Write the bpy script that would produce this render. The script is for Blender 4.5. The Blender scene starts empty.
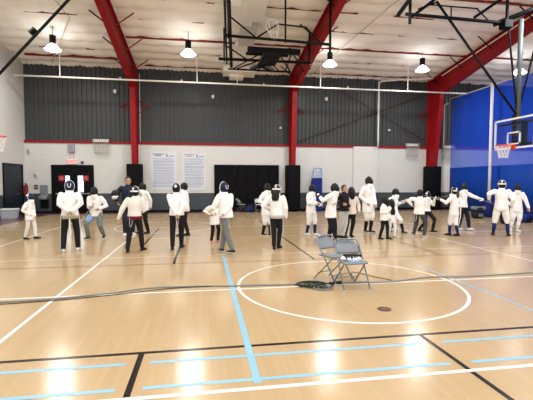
import bpy, bmesh, math, random
from mathutils import Vector, Matrix, noise
random.seed(7)
PI = math.pi
C = bpy.context.scene.collection
V = Vector

# ------------------------------------------------------------------ camera
cd = bpy.data.cameras.new('camera'); cam = bpy.data.objects.new('camera', cd); C.objects.link(cam)
cam.location = (0, 0, 1.709)
cam.rotation_euler = (PI/2-0.0489, -0.0015, -0.161)
cd.sensor_width = 36; cd.lens = 391.65*36/533; cd.clip_end = 200
bpy.context.scene.camera = cam
# ------------------------------------------------------------------ world and exposure
w = bpy.data.worlds.new('world'); bpy.context.scene.world = w; w.use_nodes = True
w.node_tree.nodes['Background'].inputs[0].default_value = (0.95, 0.97, 1.0, 1)
w.node_tree.nodes['Background'].inputs[1].default_value = 1.9
vs = bpy.context.scene.view_settings
vs.view_transform = 'Standard'; vs.look = 'None'; vs.gamma = 1; vs.exposure = -0.55
LAMP_W = 235; LENS_E = 30

# ------------------------------------------------------------------ materials
def newmat(n):
    m = bpy.data.materials.new(n); m.use_nodes = True
    return m, m.node_tree, m.node_tree.nodes['Principled BSDF']
def N(t, k, **kw):
    n = t.nodes.new(k)
    for a, b in kw.items(): setattr(n, a, b)
    return n
def mat(n, col, rough=.6, metal=0, var=.06, scale=8, bump=0, bscale=40, emit=0, spec=.22, coat=0):
    m, t, b = newmat(n)
    tc = N(t, 'ShaderNodeTexCoord'); ns = N(t, 'ShaderNodeTexNoise'); ns.inputs['Scale'].default_value = scale
    t.links.new(tc.outputs['Object'], ns.inputs['Vector'])
    r = N(t, 'ShaderNodeMapRange'); r.inputs[3].default_value = 1-var; r.inputs[4].default_value = 1+var
    t.links.new(ns.outputs['Fac'], r.inputs[0])
    mx = N(t, 'ShaderNodeVectorMath', operation='SCALE'); mx.inputs[0].default_value = col[:3]
    t.links.new(r.outputs[0], mx.inputs['Scale']); t.links.new(mx.outputs[0], b.inputs['Base Color'])
    b.inputs['Roughness'].default_value = rough; b.inputs['Metallic'].default_value = metal
    b.inputs['Specular IOR Level'].default_value = spec; b.inputs['Coat Weight'].default_value = coat
    if bump:
        n2 = N(t, 'ShaderNodeTexNoise'); n2.inputs['Scale'].default_value = bscale
        t.links.new(tc.outputs['Object'], n2.inputs['Vector'])
        bp = N(t, 'ShaderNodeBump'); bp.inputs['Strength'].default_value = bump; bp.inputs['Distance'].default_value = .02
        t.links.new(n2.outputs['Fac'], bp.inputs['Height']); t.links.new(bp.outputs[0], b.inputs['Normal'])
    if emit:
        b.inputs['Emission Color'].default_value = (*col[:3], 1); b.inputs['Emission Strength'].default_value = emit
    return m
M = {}
M['white_cloth'] = mat('white_cloth', (.88, .88, .87), .85, bump=.6, bscale=14, var=.05)
M['cream_cloth'] = mat('cream_cloth', (.78, .76, .70), .85, bump=.6, bscale=14, var=.06)
M['pink_cloth'] = mat('pink_cloth', (.78, .68, .62), .85, bump=.5, bscale=14)
M['black_cloth'] = mat('black_cloth', (.012, .012, .015), .85, bump=.5, bscale=16, var=.2)
M['navy_cloth'] = mat('navy_cloth', (.015, .022, .04), .8, bump=.5, bscale=14, var=.2)
M['navy_sock'] = mat('navy_sock', (.012, .02, .12), .85, var=.15)
M['grey_cloth'] = mat('grey_cloth', (.17, .18, .185), .85, bump=.6, bscale=16, var=.15)
M['green_grey_cloth'] = mat('green_grey_cloth', (.17, .20, .19), .85, bump=.5, bscale=16, var=.12)
M['charcoal_cloth'] = mat('charcoal_cloth', (.06, .06, .07), .85, bump=.5, bscale=16, var=.15)
M['maroon_cloth'] = mat('maroon_cloth', (.14, .012, .02), .8, bump=.3, bscale=18)
M['dark_maroon'] = mat('dark_maroon', (.035, .012, .014), .85, bump=.4, bscale=18)
M['light_blue_cloth'] = mat('light_blue_cloth', (.22, .36, .62), .8, bump=.5, bscale=12)  # painted sheen on a trouser thigh, and the notepad's own blue
M['olive_cloth'] = mat('olive_cloth', (.38, .40, .28), .85, bump=.4, bscale=14)
M['light_grey_cloth'] = mat('light_grey_cloth', (.5, .5, .48), .85, bump=.4, bscale=14)
M['mask_mesh'] = mat('mask_mesh', (.010, .010, .013), .5, var=.3, scale=90, bump=.4, bscale=160)
M['navy_mesh'] = mat('navy_mesh', (.012, .016, .06), .5, var=.3, scale=90, bump=.4, bscale=160)
M['skin_light'] = mat('skin_light', (.55, .32, .22), .55, var=.05)
M['skin_dark'] = mat('skin_dark', (.20, .10, .06), .55, var=.05)
M['eye'] = mat('eye', (.02, .015, .012), .2)
M['lip'] = mat('lip', (.34, .12, .10), .5)
M['hair_black'] = mat('hair_black', (.012, .010, .009), .5, var=.3, scale=60, bump=.4, bscale=60)
M['hair_brown'] = mat('hair_brown', (.10, .045, .022), .5, var=.3, scale=60, bump=.4, bscale=60)
M['shoe_black'] = mat('shoe_black', (.012, .012, .014), .45)
M['shoe_white'] = mat('shoe_white', (.75, .75, .74), .5)
M['shoe_pink'] = mat('shoe_pink', (.75, .22, .28), .5)
M['shoe_green'] = mat('shoe_green', (.25, .42, .12), .5)
M['rubber_white'] = mat('rubber_white', (.7, .7, .68), .5)
M['steel'] = mat('steel', (.55, .56, .58), .3, metal=.9)
M['red_paint'] = mat('red_paint', (.27, .006, .010), .5, var=.10, scale=2, spec=.2)
M['purlin_red'] = mat('purlin_red', (.20, .03, .025), .6, var=.15)
M['black_steel'] = mat('black_steel', (.005, .005, .006), .5, var=.2, spec=.1)
M['galv'] = mat('galv', (.10, .12, .12), .5, metal=.2, var=.25, scale=5)
M['white_pipe'] = mat('white_pipe', (.72, .70, .64), .5)
M['duct_white'] = mat('duct_white', (.62, .61, .57), .6, var=.05)
M['duct_cream'] = mat('duct_cream', (.88, .86, .80), .6, var=.05)
M['pad_black'] = mat('pad_black', (.004, .004, .005), .7, spec=.1, var=.15, bump=.15, bscale=4)
M['door_black'] = mat('door_black', (.004, .004, .005), .5, spec=.12, var=.2)
M['door_blue_grey'] = mat('door_blue_grey', (.012, .018, .028), .4, var=.2)
M['stop_red'] = mat('stop_red', (.42, .02, .04), .5)
M['sign_pale'] = mat('sign_pale', (.55, .2, .2), .5)
M['daylight'] = mat('daylight', (.80, .92, 1.0), .4, emit=2.4)
M['exit_red'] = mat('exit_red', (1.0, .08, .06), .5, emit=1.0)
M['sign_white'] = mat('sign_white', (.85, .72, .70), .5)
M['grey_box'] = mat('grey_box', (.28, .29, .31), .5)
M['fountain'] = mat('fountain', (.30, .31, .33), .35, metal=.5)
M['plate'] = mat('plate', (.55, .55, .52), .5)
M['ink_blue'] = mat('ink_blue', (.16, .22, .42), .7)
M['ink_dark'] = mat('ink_dark', (.08, .10, .24), .7)
M['ink_black'] = mat('ink_black', (.02, .03, .04), .7)
M['poster'] = mat('poster', (.66, .69, .74), .6, var=.03)
M['chair_blue_grey'] = mat('chair_blue_grey', (.19, .22, .25), .38, var=.06, spec=.5)
M['chair_tube'] = mat('chair_tube', (.24, .25, .26), .32, metal=.6)
M['chair_pale'] = mat('chair_pale', (.52, .56, .62), .4)
M['navy_pad'] = mat('navy_pad', (.006, .022, .17), .5, var=.15)
M['bag_blue'] = mat('bag_blue', (.008, .02, .16), .7, bump=.6, bscale=8, var=.3)
M['bag_black'] = mat('bag_black', (.012, .012, .016), .7, bump=.6, bscale=8, var=.3)
M['bag_grey'] = mat('bag_grey', (.18, .2, .22), .7, bump=.6, bscale=8, var=.3)
M['tub'] = mat('tub', (.52, .56, .62), .35)
M['ladder_blue'] = mat('ladder_blue', (.25, .36, .62), .4)
M['cord_green'] = mat('cord_green', (.008, .035, .018), .5)
M['cord_black'] = mat('cord_black', (.012, .014, .014), .5)
M['cord_grey'] = mat('cord_grey', (.23, .25, .25), .5)
M['brass'] = mat('brass', (.09, .05, .025), .5, metal=.4, var=.3, scale=30)
M['orange'] = mat('orange', (.75, .07, .03), .45)
M['net'] = mat('net', (.75, .75, .75), .7)
M['frame_white'] = mat('frame_white', (.82, .84, .86), .45)
M['ext_red'] = mat('ext_red', (.30, .02, .03), .4)
M['rod'] = mat('rod', (.045, .02, .02), .6)
M['wire'] = mat('wire', (.45, .43, .38), .5)
M['horn'] = mat('horn', (.8, .8, .8), .4)
M['line_white'] = mat('line_white', (.80, .79, .75), .28, var=.04, coat=.3)
M['line_faint'] = mat('line_faint', (.62, .55, .47), .28, var=.04, coat=.3)
M['line_black'] = mat('line_black', (.012, .011, .010), .25, var=.1, coat=.3)
M['line_brown'] = mat('line_brown', (.20, .10, .055), .28, var=.1, coat=.3)
M['line_blue'] = mat('line_blue', (.27, .52, .68), .3, var=.07, scale=3, coat=.3)
M['border_maroon'] = mat('border_maroon', (.12, .055, .065), .3, var=.08, coat=.3)

def floor_mat():
    m, t, b = newmat('floor_wood')
    tc = N(t, 'ShaderNodeTexCoord'); mp = N(t, 'ShaderNodeMapping'); t.links.new(tc.outputs['Object'], mp.inputs[0])
    br = N(t, 'ShaderNodeTexBrick'); br.inputs['Scale'].default_value = 1; br.inputs['Brick Width'].default_value = 1.1
    br.inputs['Row Height'].default_value = .07; br.inputs['Mortar Size'].default_value = .0012; br.inputs['Bias'].default_value = 0
    br.inputs['Color1'].default_value = (.485, .350, .195, 1); br.inputs['Color2'].default_value = (.515, .375, .212, 1)
    br.inputs['Mortar'].default_value = (.41, .29, .16, 1)
    mp.inputs['Rotation'].default_value = (0, 0, PI/2)
    t.links.new(mp.outputs[0], br.inputs['Vector'])
    ns = N(t, 'ShaderNodeTexNoise'); ns.inputs['Scale'].default_value = 1.2; ns.inputs['Detail'].default_value = 6
    t.links.new(tc.outputs['Object'], ns.inputs['Vector'])
    r = N(t, 'ShaderNodeMapRange'); r.inputs[3].default_value = .93; r.inputs[4].default_value = 1.07
    t.links.new(ns.outputs['Fac'], r.inputs[0])
    sc = N(t, 'ShaderNodeVectorMath', operation='SCALE'); t.links.new(br.outputs['Color'], sc.inputs[0]); t.links.new(r.outputs[0], sc.inputs['Scale'])
    t.links.new(sc.outputs[0], b.inputs['Base Color'])
    n2 = N(t, 'ShaderNodeTexNoise'); n2.inputs['Scale'].default_value = 5; n2.inputs['Detail'].default_value = 3
    t.links.new(tc.outputs['Object'], n2.inputs['Vector'])
    bp = N(t, 'ShaderNodeBump'); bp.inputs['Strength'].default_value = .12; bp.inputs['Distance'].default_value = .01
    t.links.new(n2.outputs['Fac'], bp.inputs['Height']); t.links.new(bp.outputs[0], b.inputs['Normal'])
    b.inputs['Roughness'].default_value = .17; b.inputs['Specular IOR Level'].default_value = .6
    return m
M['floor'] = floor_mat()
def block_mat(n, colr, low, zc, axis):
    m, t, b = newmat(n)
    tc = N(t, 'ShaderNodeTexCoord'); sp = N(t, 'ShaderNodeSeparateXYZ'); t.links.new(tc.outputs['Object'], sp.inputs[0])
    cb = N(t, 'ShaderNodeCombineXYZ'); t.links.new(sp.outputs[axis], cb.inputs[0]); t.links.new(sp.outputs[2], cb.inputs[1])
    br = N(t, 'ShaderNodeTexBrick'); br.inputs['Scale'].default_value = 1; br.inputs['Brick Width'].default_value = .4
    br.inputs['Row Height'].default_value = .2; br.inputs['Mortar Size'].default_value = .006
    br.inputs['Color1'].default_value = (1, 1, 1, 1); br.inputs['Color2'].default_value = (.97, .97, .97, 1); br.inputs['Mortar'].default_value = (.88, .88, .88, 1)
    t.links.new(cb.outputs[0], br.inputs['Vector'])
    gt = N(t, 'ShaderNodeMath', operation='GREATER_THAN'); gt.inputs[1].default_value = zc; t.links.new(sp.outputs[2], gt.inputs[0])
    mx = N(t, 'ShaderNodeMix', data_type='RGBA'); mx.inputs[6].default_value = (*low, 1); mx.inputs[7].default_value = (*colr, 1)
    t.links.new(gt.outputs[0], mx.inputs[0])
    mu = N(t, 'ShaderNodeMix', data_type='RGBA', blend_type='MULTIPLY'); mu.inputs[0].default_value = 1
    t.links.new(mx.outputs[2], mu.inputs[6]); t.links.new(br.outputs['Color'], mu.inputs[7]); t.links.new(mu.outputs[2], b.inputs['Base Color'])
    b.inputs['Roughness'].default_value = .55
    return m
M['wall_block'] = block_mat('wall_block', (.62, .63, .61), (.045, .055, .068), 1.03, 0)
M['wall_block_side'] = block_mat('wall_block_side', (.62, .62, .59), (.045, .055, .068), 1.03, 1)
M['wainscot_white'] = block_mat('pilaster_block', (.65, .66, .64), (.045, .055, .068), 1.03, 0)
M['siding'] = mat('siding', (.055, .060, .062), .45, var=.06, scale=1)
M['insulation'] = mat('insulation', (.90, .87, .81), .65, var=.04, scale=1.5, bump=.7, bscale=3)
M['seam'] = mat('seam', (.62, .56, .48), .7)
def sheet_mat(n, col, alpha):
    m, t, b = newmat(n)
    b.inputs['Base Color'].default_value = (*col, 1); b.inputs['Roughness'].default_value = .6
    tr = N(t, 'ShaderNodeBsdfTransparent'); tr.inputs[0].default_value = (.8, .88, 1, 1); b.inputs['Specular IOR Level'].default_value = .1; mx = N(t, 'ShaderNodeMixShader'); mx.inputs[0].default_value = alpha
    o = t.nodes['Material Output']
    t.links.new(tr.outputs[0], mx.inputs[1]); t.links.new(b.outputs[0], mx.inputs[2]); t.links.new(mx.outputs[0], o.inputs[0])
    return m
M['vinyl_blue'] = mat('vinyl_blue', (.002, .045, .33), .5, var=.10, scale=1.2)
M['mesh_blue'] = sheet_mat('mesh_blue', (.001, .08, .85), .6)
M['acrylic'] = sheet_mat('acrylic', (.2, .25, .3), .06)

# ------------------------------------------------------------------ helpers
def link(o, parent=None):
    C.objects.link(o)
    if parent is not None: o.parent = parent
    return o
def obj(name, bm, m, parent=None, smooth=False):
    if isinstance(bm, bmesh.types.BMesh):
        me = bpy.data.meshes.new(name); bm.normal_update(); bm.to_mesh(me); bm.free()
    else: me = bm
    if m is not None:
        for k in (m if isinstance(m, (list, tuple)) else [m]): me.materials.append(M[k] if isinstance(k, str) else k)
    if smooth:
        for p in me.polygons: p.use_smooth = True
    return link(bpy.data.objects.new(name, me), parent)
def thing(name, label, cat, loc=(0, 0, 0), rotz=0, group=None):
    o = bpy.data.objects.new(name, None); C.objects.link(o); o.empty_display_size = .1
    o.location = loc; o.rotation_euler = (0, 0, rotz); o['label'] = label; o['category'] = cat
    if group: o['group'] = group
    return o
def tag(o, label, cat, group=None):
    o['label'] = label; o['category'] = cat
    if group: o['group'] = group
    return o
def struct(name, bm, m, smooth=False):
    o = obj(name, bm, m, None, smooth); o['kind'] = 'structure'; return o
def dup(root, loc, rotz=None, label=None):
    def cp(o, par):
        c = o.copy(); C.objects.link(c)
        if par is not None: c.parent = par
        for ch in list(o.children): cp(ch, c)
        return c
    r = cp(root, None); r.location = loc
    if rotz is not None: r.rotation_euler = (0, 0, rotz)
    if label: r['label'] = label
    return r
def B(): return bmesh.new()
def box(bm, lo, hi, mi=0, mx=None):
    x0, y0, z0 = lo; x1, y1, z1 = hi
    vs_ = [bm.verts.new(p) for p in ((x0,y0,z0),(x1,y0,z0),(x1,y1,z0),(x0,y1,z0),(x0,y0,z1),(x1,y0,z1),(x1,y1,z1),(x0,y1,z1))]
    if mx is not None:
        for v in vs_: v.co = mx @ v.co
    for f in ((0,3,2,1),(4,5,6,7),(0,1,5,4),(1,2,6,5),(2,3,7,6),(3,0,4,7)):
        fc = bm.faces.new([vs_[i] for i in f]); fc.material_index = mi
    return bm
def rbox(bm, lo, hi, r=.02, seg=2, mi=0):
    t = B(); box(t, lo, hi); bmesh.ops.bevel(t, geom=t.edges[:], offset=r, segments=seg, profile=.5, affect='EDGES')
    merge(bm, t, mi); return bm
def merge(bm, t, mi=0, mx=None):
    me = bpy.data.meshes.new('tmp')
    if mi:
        for f in t.faces: f.material_index = mi
    if mx is not None: bmesh.ops.transform(t, matrix=mx, verts=t.verts)
    t.to_mesh(me); t.free(); bm.from_mesh(me); bpy.data.meshes.remove(me)
def quad(bm, pts, mi=0):
    f = bm.faces.new([bm.verts.new(p) for p in pts]); f.material_index = mi
def frame_for(d, ref):
    d = d.normalized(); a = ref - d*ref.dot(d)
    if a.length < 1e-4:
        ref = V((1, 0, 0)) if abs(d.x) < .9 else V((0, 1, 0)); a = ref - d*ref.dot(d)
    a.normalize(); return a, d.cross(a)
def rings(bm, data, seg=10, mi=0):
    """data: list of (center, a vector, b vector) -> closed loft"""
    R = []
    for c, a, b in data:
        R.append([bm.verts.new(c + a*math.cos(2*PI*k/seg) + b*math.sin(2*PI*k/seg)) for k in range(seg)])
    for i in range(len(R)-1):
        for k in range(seg):
            f = bm.faces.new((R[i][k], R[i][(k+1) % seg], R[i+1][(k+1) % seg], R[i+1][k])); f.material_index = mi
    f = bm.faces.new(R[0][::-1]); f.material_index = mi
    f = bm.faces.new(R[-1]); f.material_index = mi
def tube(bm, pts, rad, seg=8, round_=False, ref=V((0, 0, 1)), flat=1, mi=0):
    pts = [V(p) for p in pts]; n = len(pts)
    rad = [rad]*n if isinstance(rad, (int, float)) else list(rad)
    data = []; a = None
    for i, p in enumerate(pts):
        d = (pts[min(i+1, n-1)] - pts[max(i-1, 0)])
        if d.length < 1e-6: d = V((0, 0, 1))
        d.normalize()
        a, b = frame_for(d, ref if a is None else a)
        if round_ and i == 0:
            for t in (80, 60, 35): 
                tt = math.radians(t); data.append((p - d*rad[0]*math.sin(tt), a*rad[0]*math.cos(tt), b*rad[0]*math.cos(tt)*flat))
        data.append((p, a*rad[i], b*rad[i]*flat))
        if round_ and i == n-1:
            for t in (35, 60, 80):
                tt = math.radians(t); data.append((p + d*rad[-1]*math.sin(tt), a*rad[-1]*math.cos(tt), b*rad[-1]*math.cos(tt)*flat))
    rings(bm, data, seg, mi)
    return bm
def ell(bm, c, ax, seg=14, rg=9, mi=0):
    """ellipsoid, ax = three vectors"""
    t = B(); bmesh.ops.create_uvsphere(t, u_segments=seg, v_segments=rg, radius=1)
    A, Bb, Cc = ax; c = V(c)
    for v in t.verts: v.co = c + A*v.co.x + Bb*v.co.y + Cc*v.co.z
    merge(bm, t, mi)
def curve(pts, n=6):
    """catmull-rom"""
    pts = [V(p) for p in pts]; P = [pts[0]] + pts + [pts[-1]]; out = []
    for i in range(1, len(P)-2):
        for k in range(n):
            t = k/n; a, b, c, d = P[i-1], P[i], P[i+1], P[i+2]
            out.append(.5*((2*b) + (c-a)*t + (2*a-5*b+4*c-d)*t*t + (3*b-a-3*c+d)*t**3))
    out.append(pts[-1]); return out
def remesh(bm, voxel, smooth=3):
    me = bpy.data.meshes.new('tmp'); bm.to_mesh(me); bm.free()
    o = bpy.data.objects.new('tmp', me); C.objects.link(o)
    md = o.modifiers.new('r', 'REMESH'); md.mode = 'VOXEL'; md.voxel_size = voxel
    if smooth:
        s = o.modifiers.new('s', 'SMOOTH'); s.factor = .5; s.iterations = smooth
    dg = bpy.context.evaluated_depsgraph_get(); dg.update()
    out = bpy.data.meshes.new_from_object(o.evaluated_get(dg))
    bpy.data.objects.remove(o); bpy.data.meshes.remove(me)
    return out
def text_mesh(s, size, depth=.004):
    cu = bpy.data.curves.new('t', 'FONT'); cu.body = s; cu.size = size; cu.extrude = depth; cu.align_x = 'CENTER'; cu.align_y = 'CENTER'
    o = bpy.data.objects.new('t', cu); C.objects.link(o)
    dg = bpy.context.evaluated_depsgraph_get(); dg.update()
    me = bpy.data.meshes.new_from_object(o.evaluated_get(dg)); bpy.data.objects.remove(o); return me

WY = 22.0                                   # back wall
def ceil_z(y): return 7.7 + .14*(WY-y)

# ------------------------------------------------------------------ structure
XL, XR, YN = -9.05, 26, -7
bm = B()
quad(bm, ((XL, YN, 0), (XR, YN, 0), (XR, WY, 0), (XL, WY, 0)), 0)
def lineX(x, y0, y1, w, mi, z=.0012):       # a line running in depth
    quad(bm, ((x-w/2, y0, z), (x+w/2, y0, z), (x+w/2, y1, z), (x-w/2, y1, z)), mi)
def lineY(y, x0, x1, w, mi, z=.001):
    quad(bm, ((x0, y-w/2, z), (x1, y-w/2, z), (x1, y+w/2, z), (x0, y+w/2, z)), mi)
def arc(cx, cy, r, w, a0, a1, mi, z=.0013, n=96):
    for i in range(n):
        t0 = a0+(a1-a0)*i/n; t1 = a0+(a1-a0)*(i+1)/n
        quad(bm, [(cx+(r+s*w/2)*math.cos(t), cy+(r+s*w/2)*math.sin(t), z) for s, t in ((-1, t0), (1, t0), (1, t1), (-1, t1))], mi)
WH, BK, BR, BL, FA, MA = 1, 2, 3, 4, 5, 6
arc(2.355, 6.13, 1.80, .05, 0, 2*PI, WH)
lineX(-2.13, -3, 14.2, .05, WH); lineX(-5.2, 8, 20.5, .05, WH); lineX(6.96, 4, 20.5, .05, WH)
lineY(6.10, XL, 9.5, .05, WH); lineY(3.12, -1.0, 9.5, .05, WH, .0014)
lineY(3.957, -6, 9.5, .05, BK, .0015); lineX(2.374, 3.14, 3.957, .05, BK, .0016); lineX(2.374, 0, 3.09, .05, BK, .0016)
lineX(-.6075, 3.15, 3.957, .055, BK, .0016)
lineX(-1.56, 10.8, 14.3, .05, BK); lineX(-.60, 8.2, 11.2, .05, BK); lineX(2.39, 8.2, 17, .05, BK); lineX(5.45, 8.2, 13, .05, BR)
lineY(8.2, XL+1.4, 14, .045, BR); lineY(9.0, XL+1.4, 14, .05, FA); lineY(11.9, -1.5, 14, .05, FA); lineY(14.6, XL+1.4, 14, .05, FA)
lineX(.45, 3.2, 8.9, .07, BL, .0018)
for y in (3.73, 3.27):
    for a, b in ((-4, -.72), (-.5, 2.28), (2.5, 7)): lineY(y, a, b, .05, BL, .0017)
lineX(4.31, 4.4, 7.6, .045, BL)
arc(-1.35, 14.9, 1.8, .05, 0, 2*PI, WH)
quad(bm, ((XL, 21.1, .001), (XR, 21.1, .001), (XR, WY, .001), (XL, WY, .001)), MA)
quad(bm, ((XL, 10, .0011), (-7.6, 10, .0011), (-7.6, 21.1, .0011), (XL, 21.1, .0011)), MA)
struct('floor', bm, ['floor', 'line_white', 'line_black', 'line_brown', 'line_blue', 'line_faint', 'border_maroon'])

# walls
DX0, DX1 = -7.72, -5.76                     # double door opening
bm = B()
for lo, hi in (((XL-.2, WY, 0), (DX0, WY+.2, 3.66)), ((DX1, WY, 0), (XR, WY+.2, 3.66)), ((DX0, WY, 2.46), (DX1, WY+.2, 3.66))): box(bm, lo, hi)
struct('wall_back', bm, 'wall_block')
bm = B()                                    # ribbed metal siding above the block wall
x = XL; P = .235
while x < XR:
    y = WY+.1
    prof = ((0, y), (.50*P, y), (.58*P, y-.05), (.92*P, y-.05), (P, y))
    for (a, ya), (b, yb) in zip(prof, prof[1:]): quad(bm, ((x+a, ya, 3.66), (x+b, yb, 3.66), (x+b, yb, 7.9), (x+a, ya, 7.9)))
    x += P
box(bm, (XL, WY+.13, 3.66), (XR, WY+.2, 7.9))
struct('wall_back_upper', bm, 'siding')
struct('trim_1', box(B(), (XL, WY-.06, 3.66), (XR, WY+.12, 3.78)), 'red_paint')
struct('baseboard_back', box(box(B(), (XL, WY-.015, 0), (DX0-.06, WY, .11)), (DX1+.06, WY-.015, 0), (XR, WY, .11)), 'pad_black')
bm = B()
LD0, LD1 = 19.72, 21.6                      # door in the left wall
for lo, hi in (((XL-.2, YN, 0), (XL, LD0, 11.9)), ((XL-.2, LD1, 0), (XL, WY+.2, 7.9)), ((XL-.2, LD0, 2.46), (XL, LD1, 8.1))): box(bm, lo, hi)
struct('wall_left', bm, 'wall_block_side')
struct('wall_right', box(B(), (XR, YN, 0), (XR+.2, WY+.2, 11.9)), 'wall_block_side')
struct('wall_pilaster', box(B(), (8.72, WY-.09, 0), (10.22, WY+.02, 3.72)), 'wainscot_white')

# ceiling of sagging white insulation between purlins
bm = B(); y0, y1 = YN, WY+.1; ny = int((y1-y0)/1.5*16); nx = 260; g = []
for j in range(ny+1):
    y = y0+(y1-y0)*j/ny; ph = ((WY-.2-y)/1.5) % 1; row = []
    for i in range(nx+1):
        xx = XL-.1+(XR-XL+.2)*i/nx
        sag = -.13*math.sin(PI*((2*ph) % 1))**.8 + .05*noise.noise(V((xx*1.3, y*1.7, 0))) - .055*abs(math.sin(PI*xx/.9))**.5
        row.append(bm.verts.new((xx, y, ceil_z(y)+.15+sag)))
    g.append(row)
for j in range(ny):
    for i in range(nx): bm.faces.new((g[j][i], g[j+1][i], g[j+1][i+1], g[j][i+1]))
o = struct('ceiling', bm, 'insulation', True)
# purlins: only short lengths of most show below the insulation
tn = 2
def purlin(k, spans, h=.05, w=.055, m='purlin_red'):
    global tn
    y = WY-.2-1.5*k
    bm = B()
    for a, b in spans: box(bm, (a, y-w*.36, ceil_z(y)-h+.095), (b, y+w*.36, ceil_z(y)+.19))
    struct('trim_%d' % tn, bm, m); tn += 1
full = [(XL, XR)]
purlin(.55, [(-8.5, -3.8)], .15, .08); purlin(0, [(-3, 1.5), (2, 4.9), (5.6, 13.2)], .06)
purlin(2, [(-3.4, XR)], .09, .07); purlin(1, [(-7.6, -6.6), (-5.5, -5.1), (-1.5, -1), (.4, .9), (5.8, 6.3), (8, 9), (10.5, 11)], .03)
purlin(3, [(-7, -5), (-2.6, -2.2), (-.4, .1), (5.3, 7.8), (9, 9.4), (11, 12.4)], .03)
purlin(4, [(-6, -4), (-2, -1.4), (.2, .5), (1.6, 4.8), (5.4, 6.4), (8, 9.8)], .04)
purlin(5, full, .10, .07)
purlin(6, [(-6, -4), (-1, 0), (5, 6), (8, 10)], .03)
# double door
bm = B()
box(bm, (DX0-.07, WY-.05, 0), (DX0, WY+.05, 2.53)); box(bm, (DX1, WY-.05, 0), (DX1+.07, WY+.05, 2.53)); box(bm, (DX0, WY-.05, 2.46), (DX1, WY+.05, 2.53))
d1 = struct('door_1', bm, 'door_black')
xm = (DX0+DX1)/2
for a, b, wn in ((DX0, xm, (-7.12, -6.90)), (xm, DX1, (-6.50, -6.22))):
    bm = B(); wa, wb = wn
    for lo, hi in (((a, WY-.02, 0), (wa, WY+.03, 2.15)), ((wb, WY-.02, 0), (b, WY+.03, 2.15)), ((wa, WY-.02, 0), (wb, WY+.03, 1.1)), ((wa, WY-.02, 1.96), (wb, WY+.03, 2.15))): box(bm, lo, hi)
    lf = obj('door_leaf', bm, 'door_black', d1)
    obj('window_pane', box(B(), (wa, WY+.0, 1.1), (wb, WY+.01, 1.96)), 'daylight', lf)
    bm = B(); box(bm, (a+.15, WY-.10, 1.0), (b-.15, WY-.07, 1.04)); box(bm, (a+.15, WY-.07, .98), (a+.2, WY-.02, 1.06)); box(bm, (b-.2, WY-.07, .98), (b-.15, WY-.02, 1.06))
    obj('push_bar', bm, 'steel', lf)
bm = B(); box(bm, (DX0, WY-.02, 2.15), (DX1, WY+.03, 2.46)); box(bm, (DX0+.15, WY-.07, 2.3), (DX0+.75, WY-.02, 2.35)); box(bm, (DX1-.75, WY-.07, 2.3), (DX1-.15, WY-.02, 2.35))
obj('transom', bm, 'door_black', d1)
for i, sx in enumerate((-7.30, -6.10)):
    s = thing('door_sign', ('red square door sign left of the bright door window', 'red square door sign right of the bright door window')[i], 'sign', (sx, WY-.03, 1.83), 0, 'red door signs')
    obj('sign_board', rbox(B(), (-.14, -.012, -.14), (.14, .005, .14), .01), 'stop_red', s)
    bm = B(); n = 20
    for k in range(n):
        t0, t1 = 2*PI*k/n, 2*PI*(k+1)/n
        quad(bm, [(r*math.cos(t), -.015, r*math.sin(t)) for r, t in ((.07, t0), (.09, t0), (.09, t1), (.07, t1))])
    quad(bm, ((-.06, -.015, .04), (-.04, -.015, .06), (.06, -.015, -.04), (.04, -.015, -.06)))
    obj('sign_symbol', bm, 'sign_pale', s)
# left wall door
bm = B(); box(bm, (XL-.03, LD0, 0), (XL+.02, LD1, 2.46))
d2 = struct('door_2', bm, 'door_blue_grey')
bm = B(); box(bm, (XL-.02, LD0-.06, 0), (XL+.05, LD0, 2.52)); box(bm, (XL-.02, LD1, 0), (XL+.05, LD1+.06, 2.52)); box(bm, (XL-.02, LD0, 2.46), (XL+.05, LD1, 2.52))
obj('door_frame', bm, 'door_black', d2)
bm = B(); tube(bm, ((XL+.02, 21.0, 1.05), (XL+.09, 21.0, 1.05)), .015); tube(bm, ((XL+.09, 21.02, 1.05), (XL+.09, 20.86, 1.05)), .014)
obj('door_handle', bm, 'steel', d2)

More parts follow.
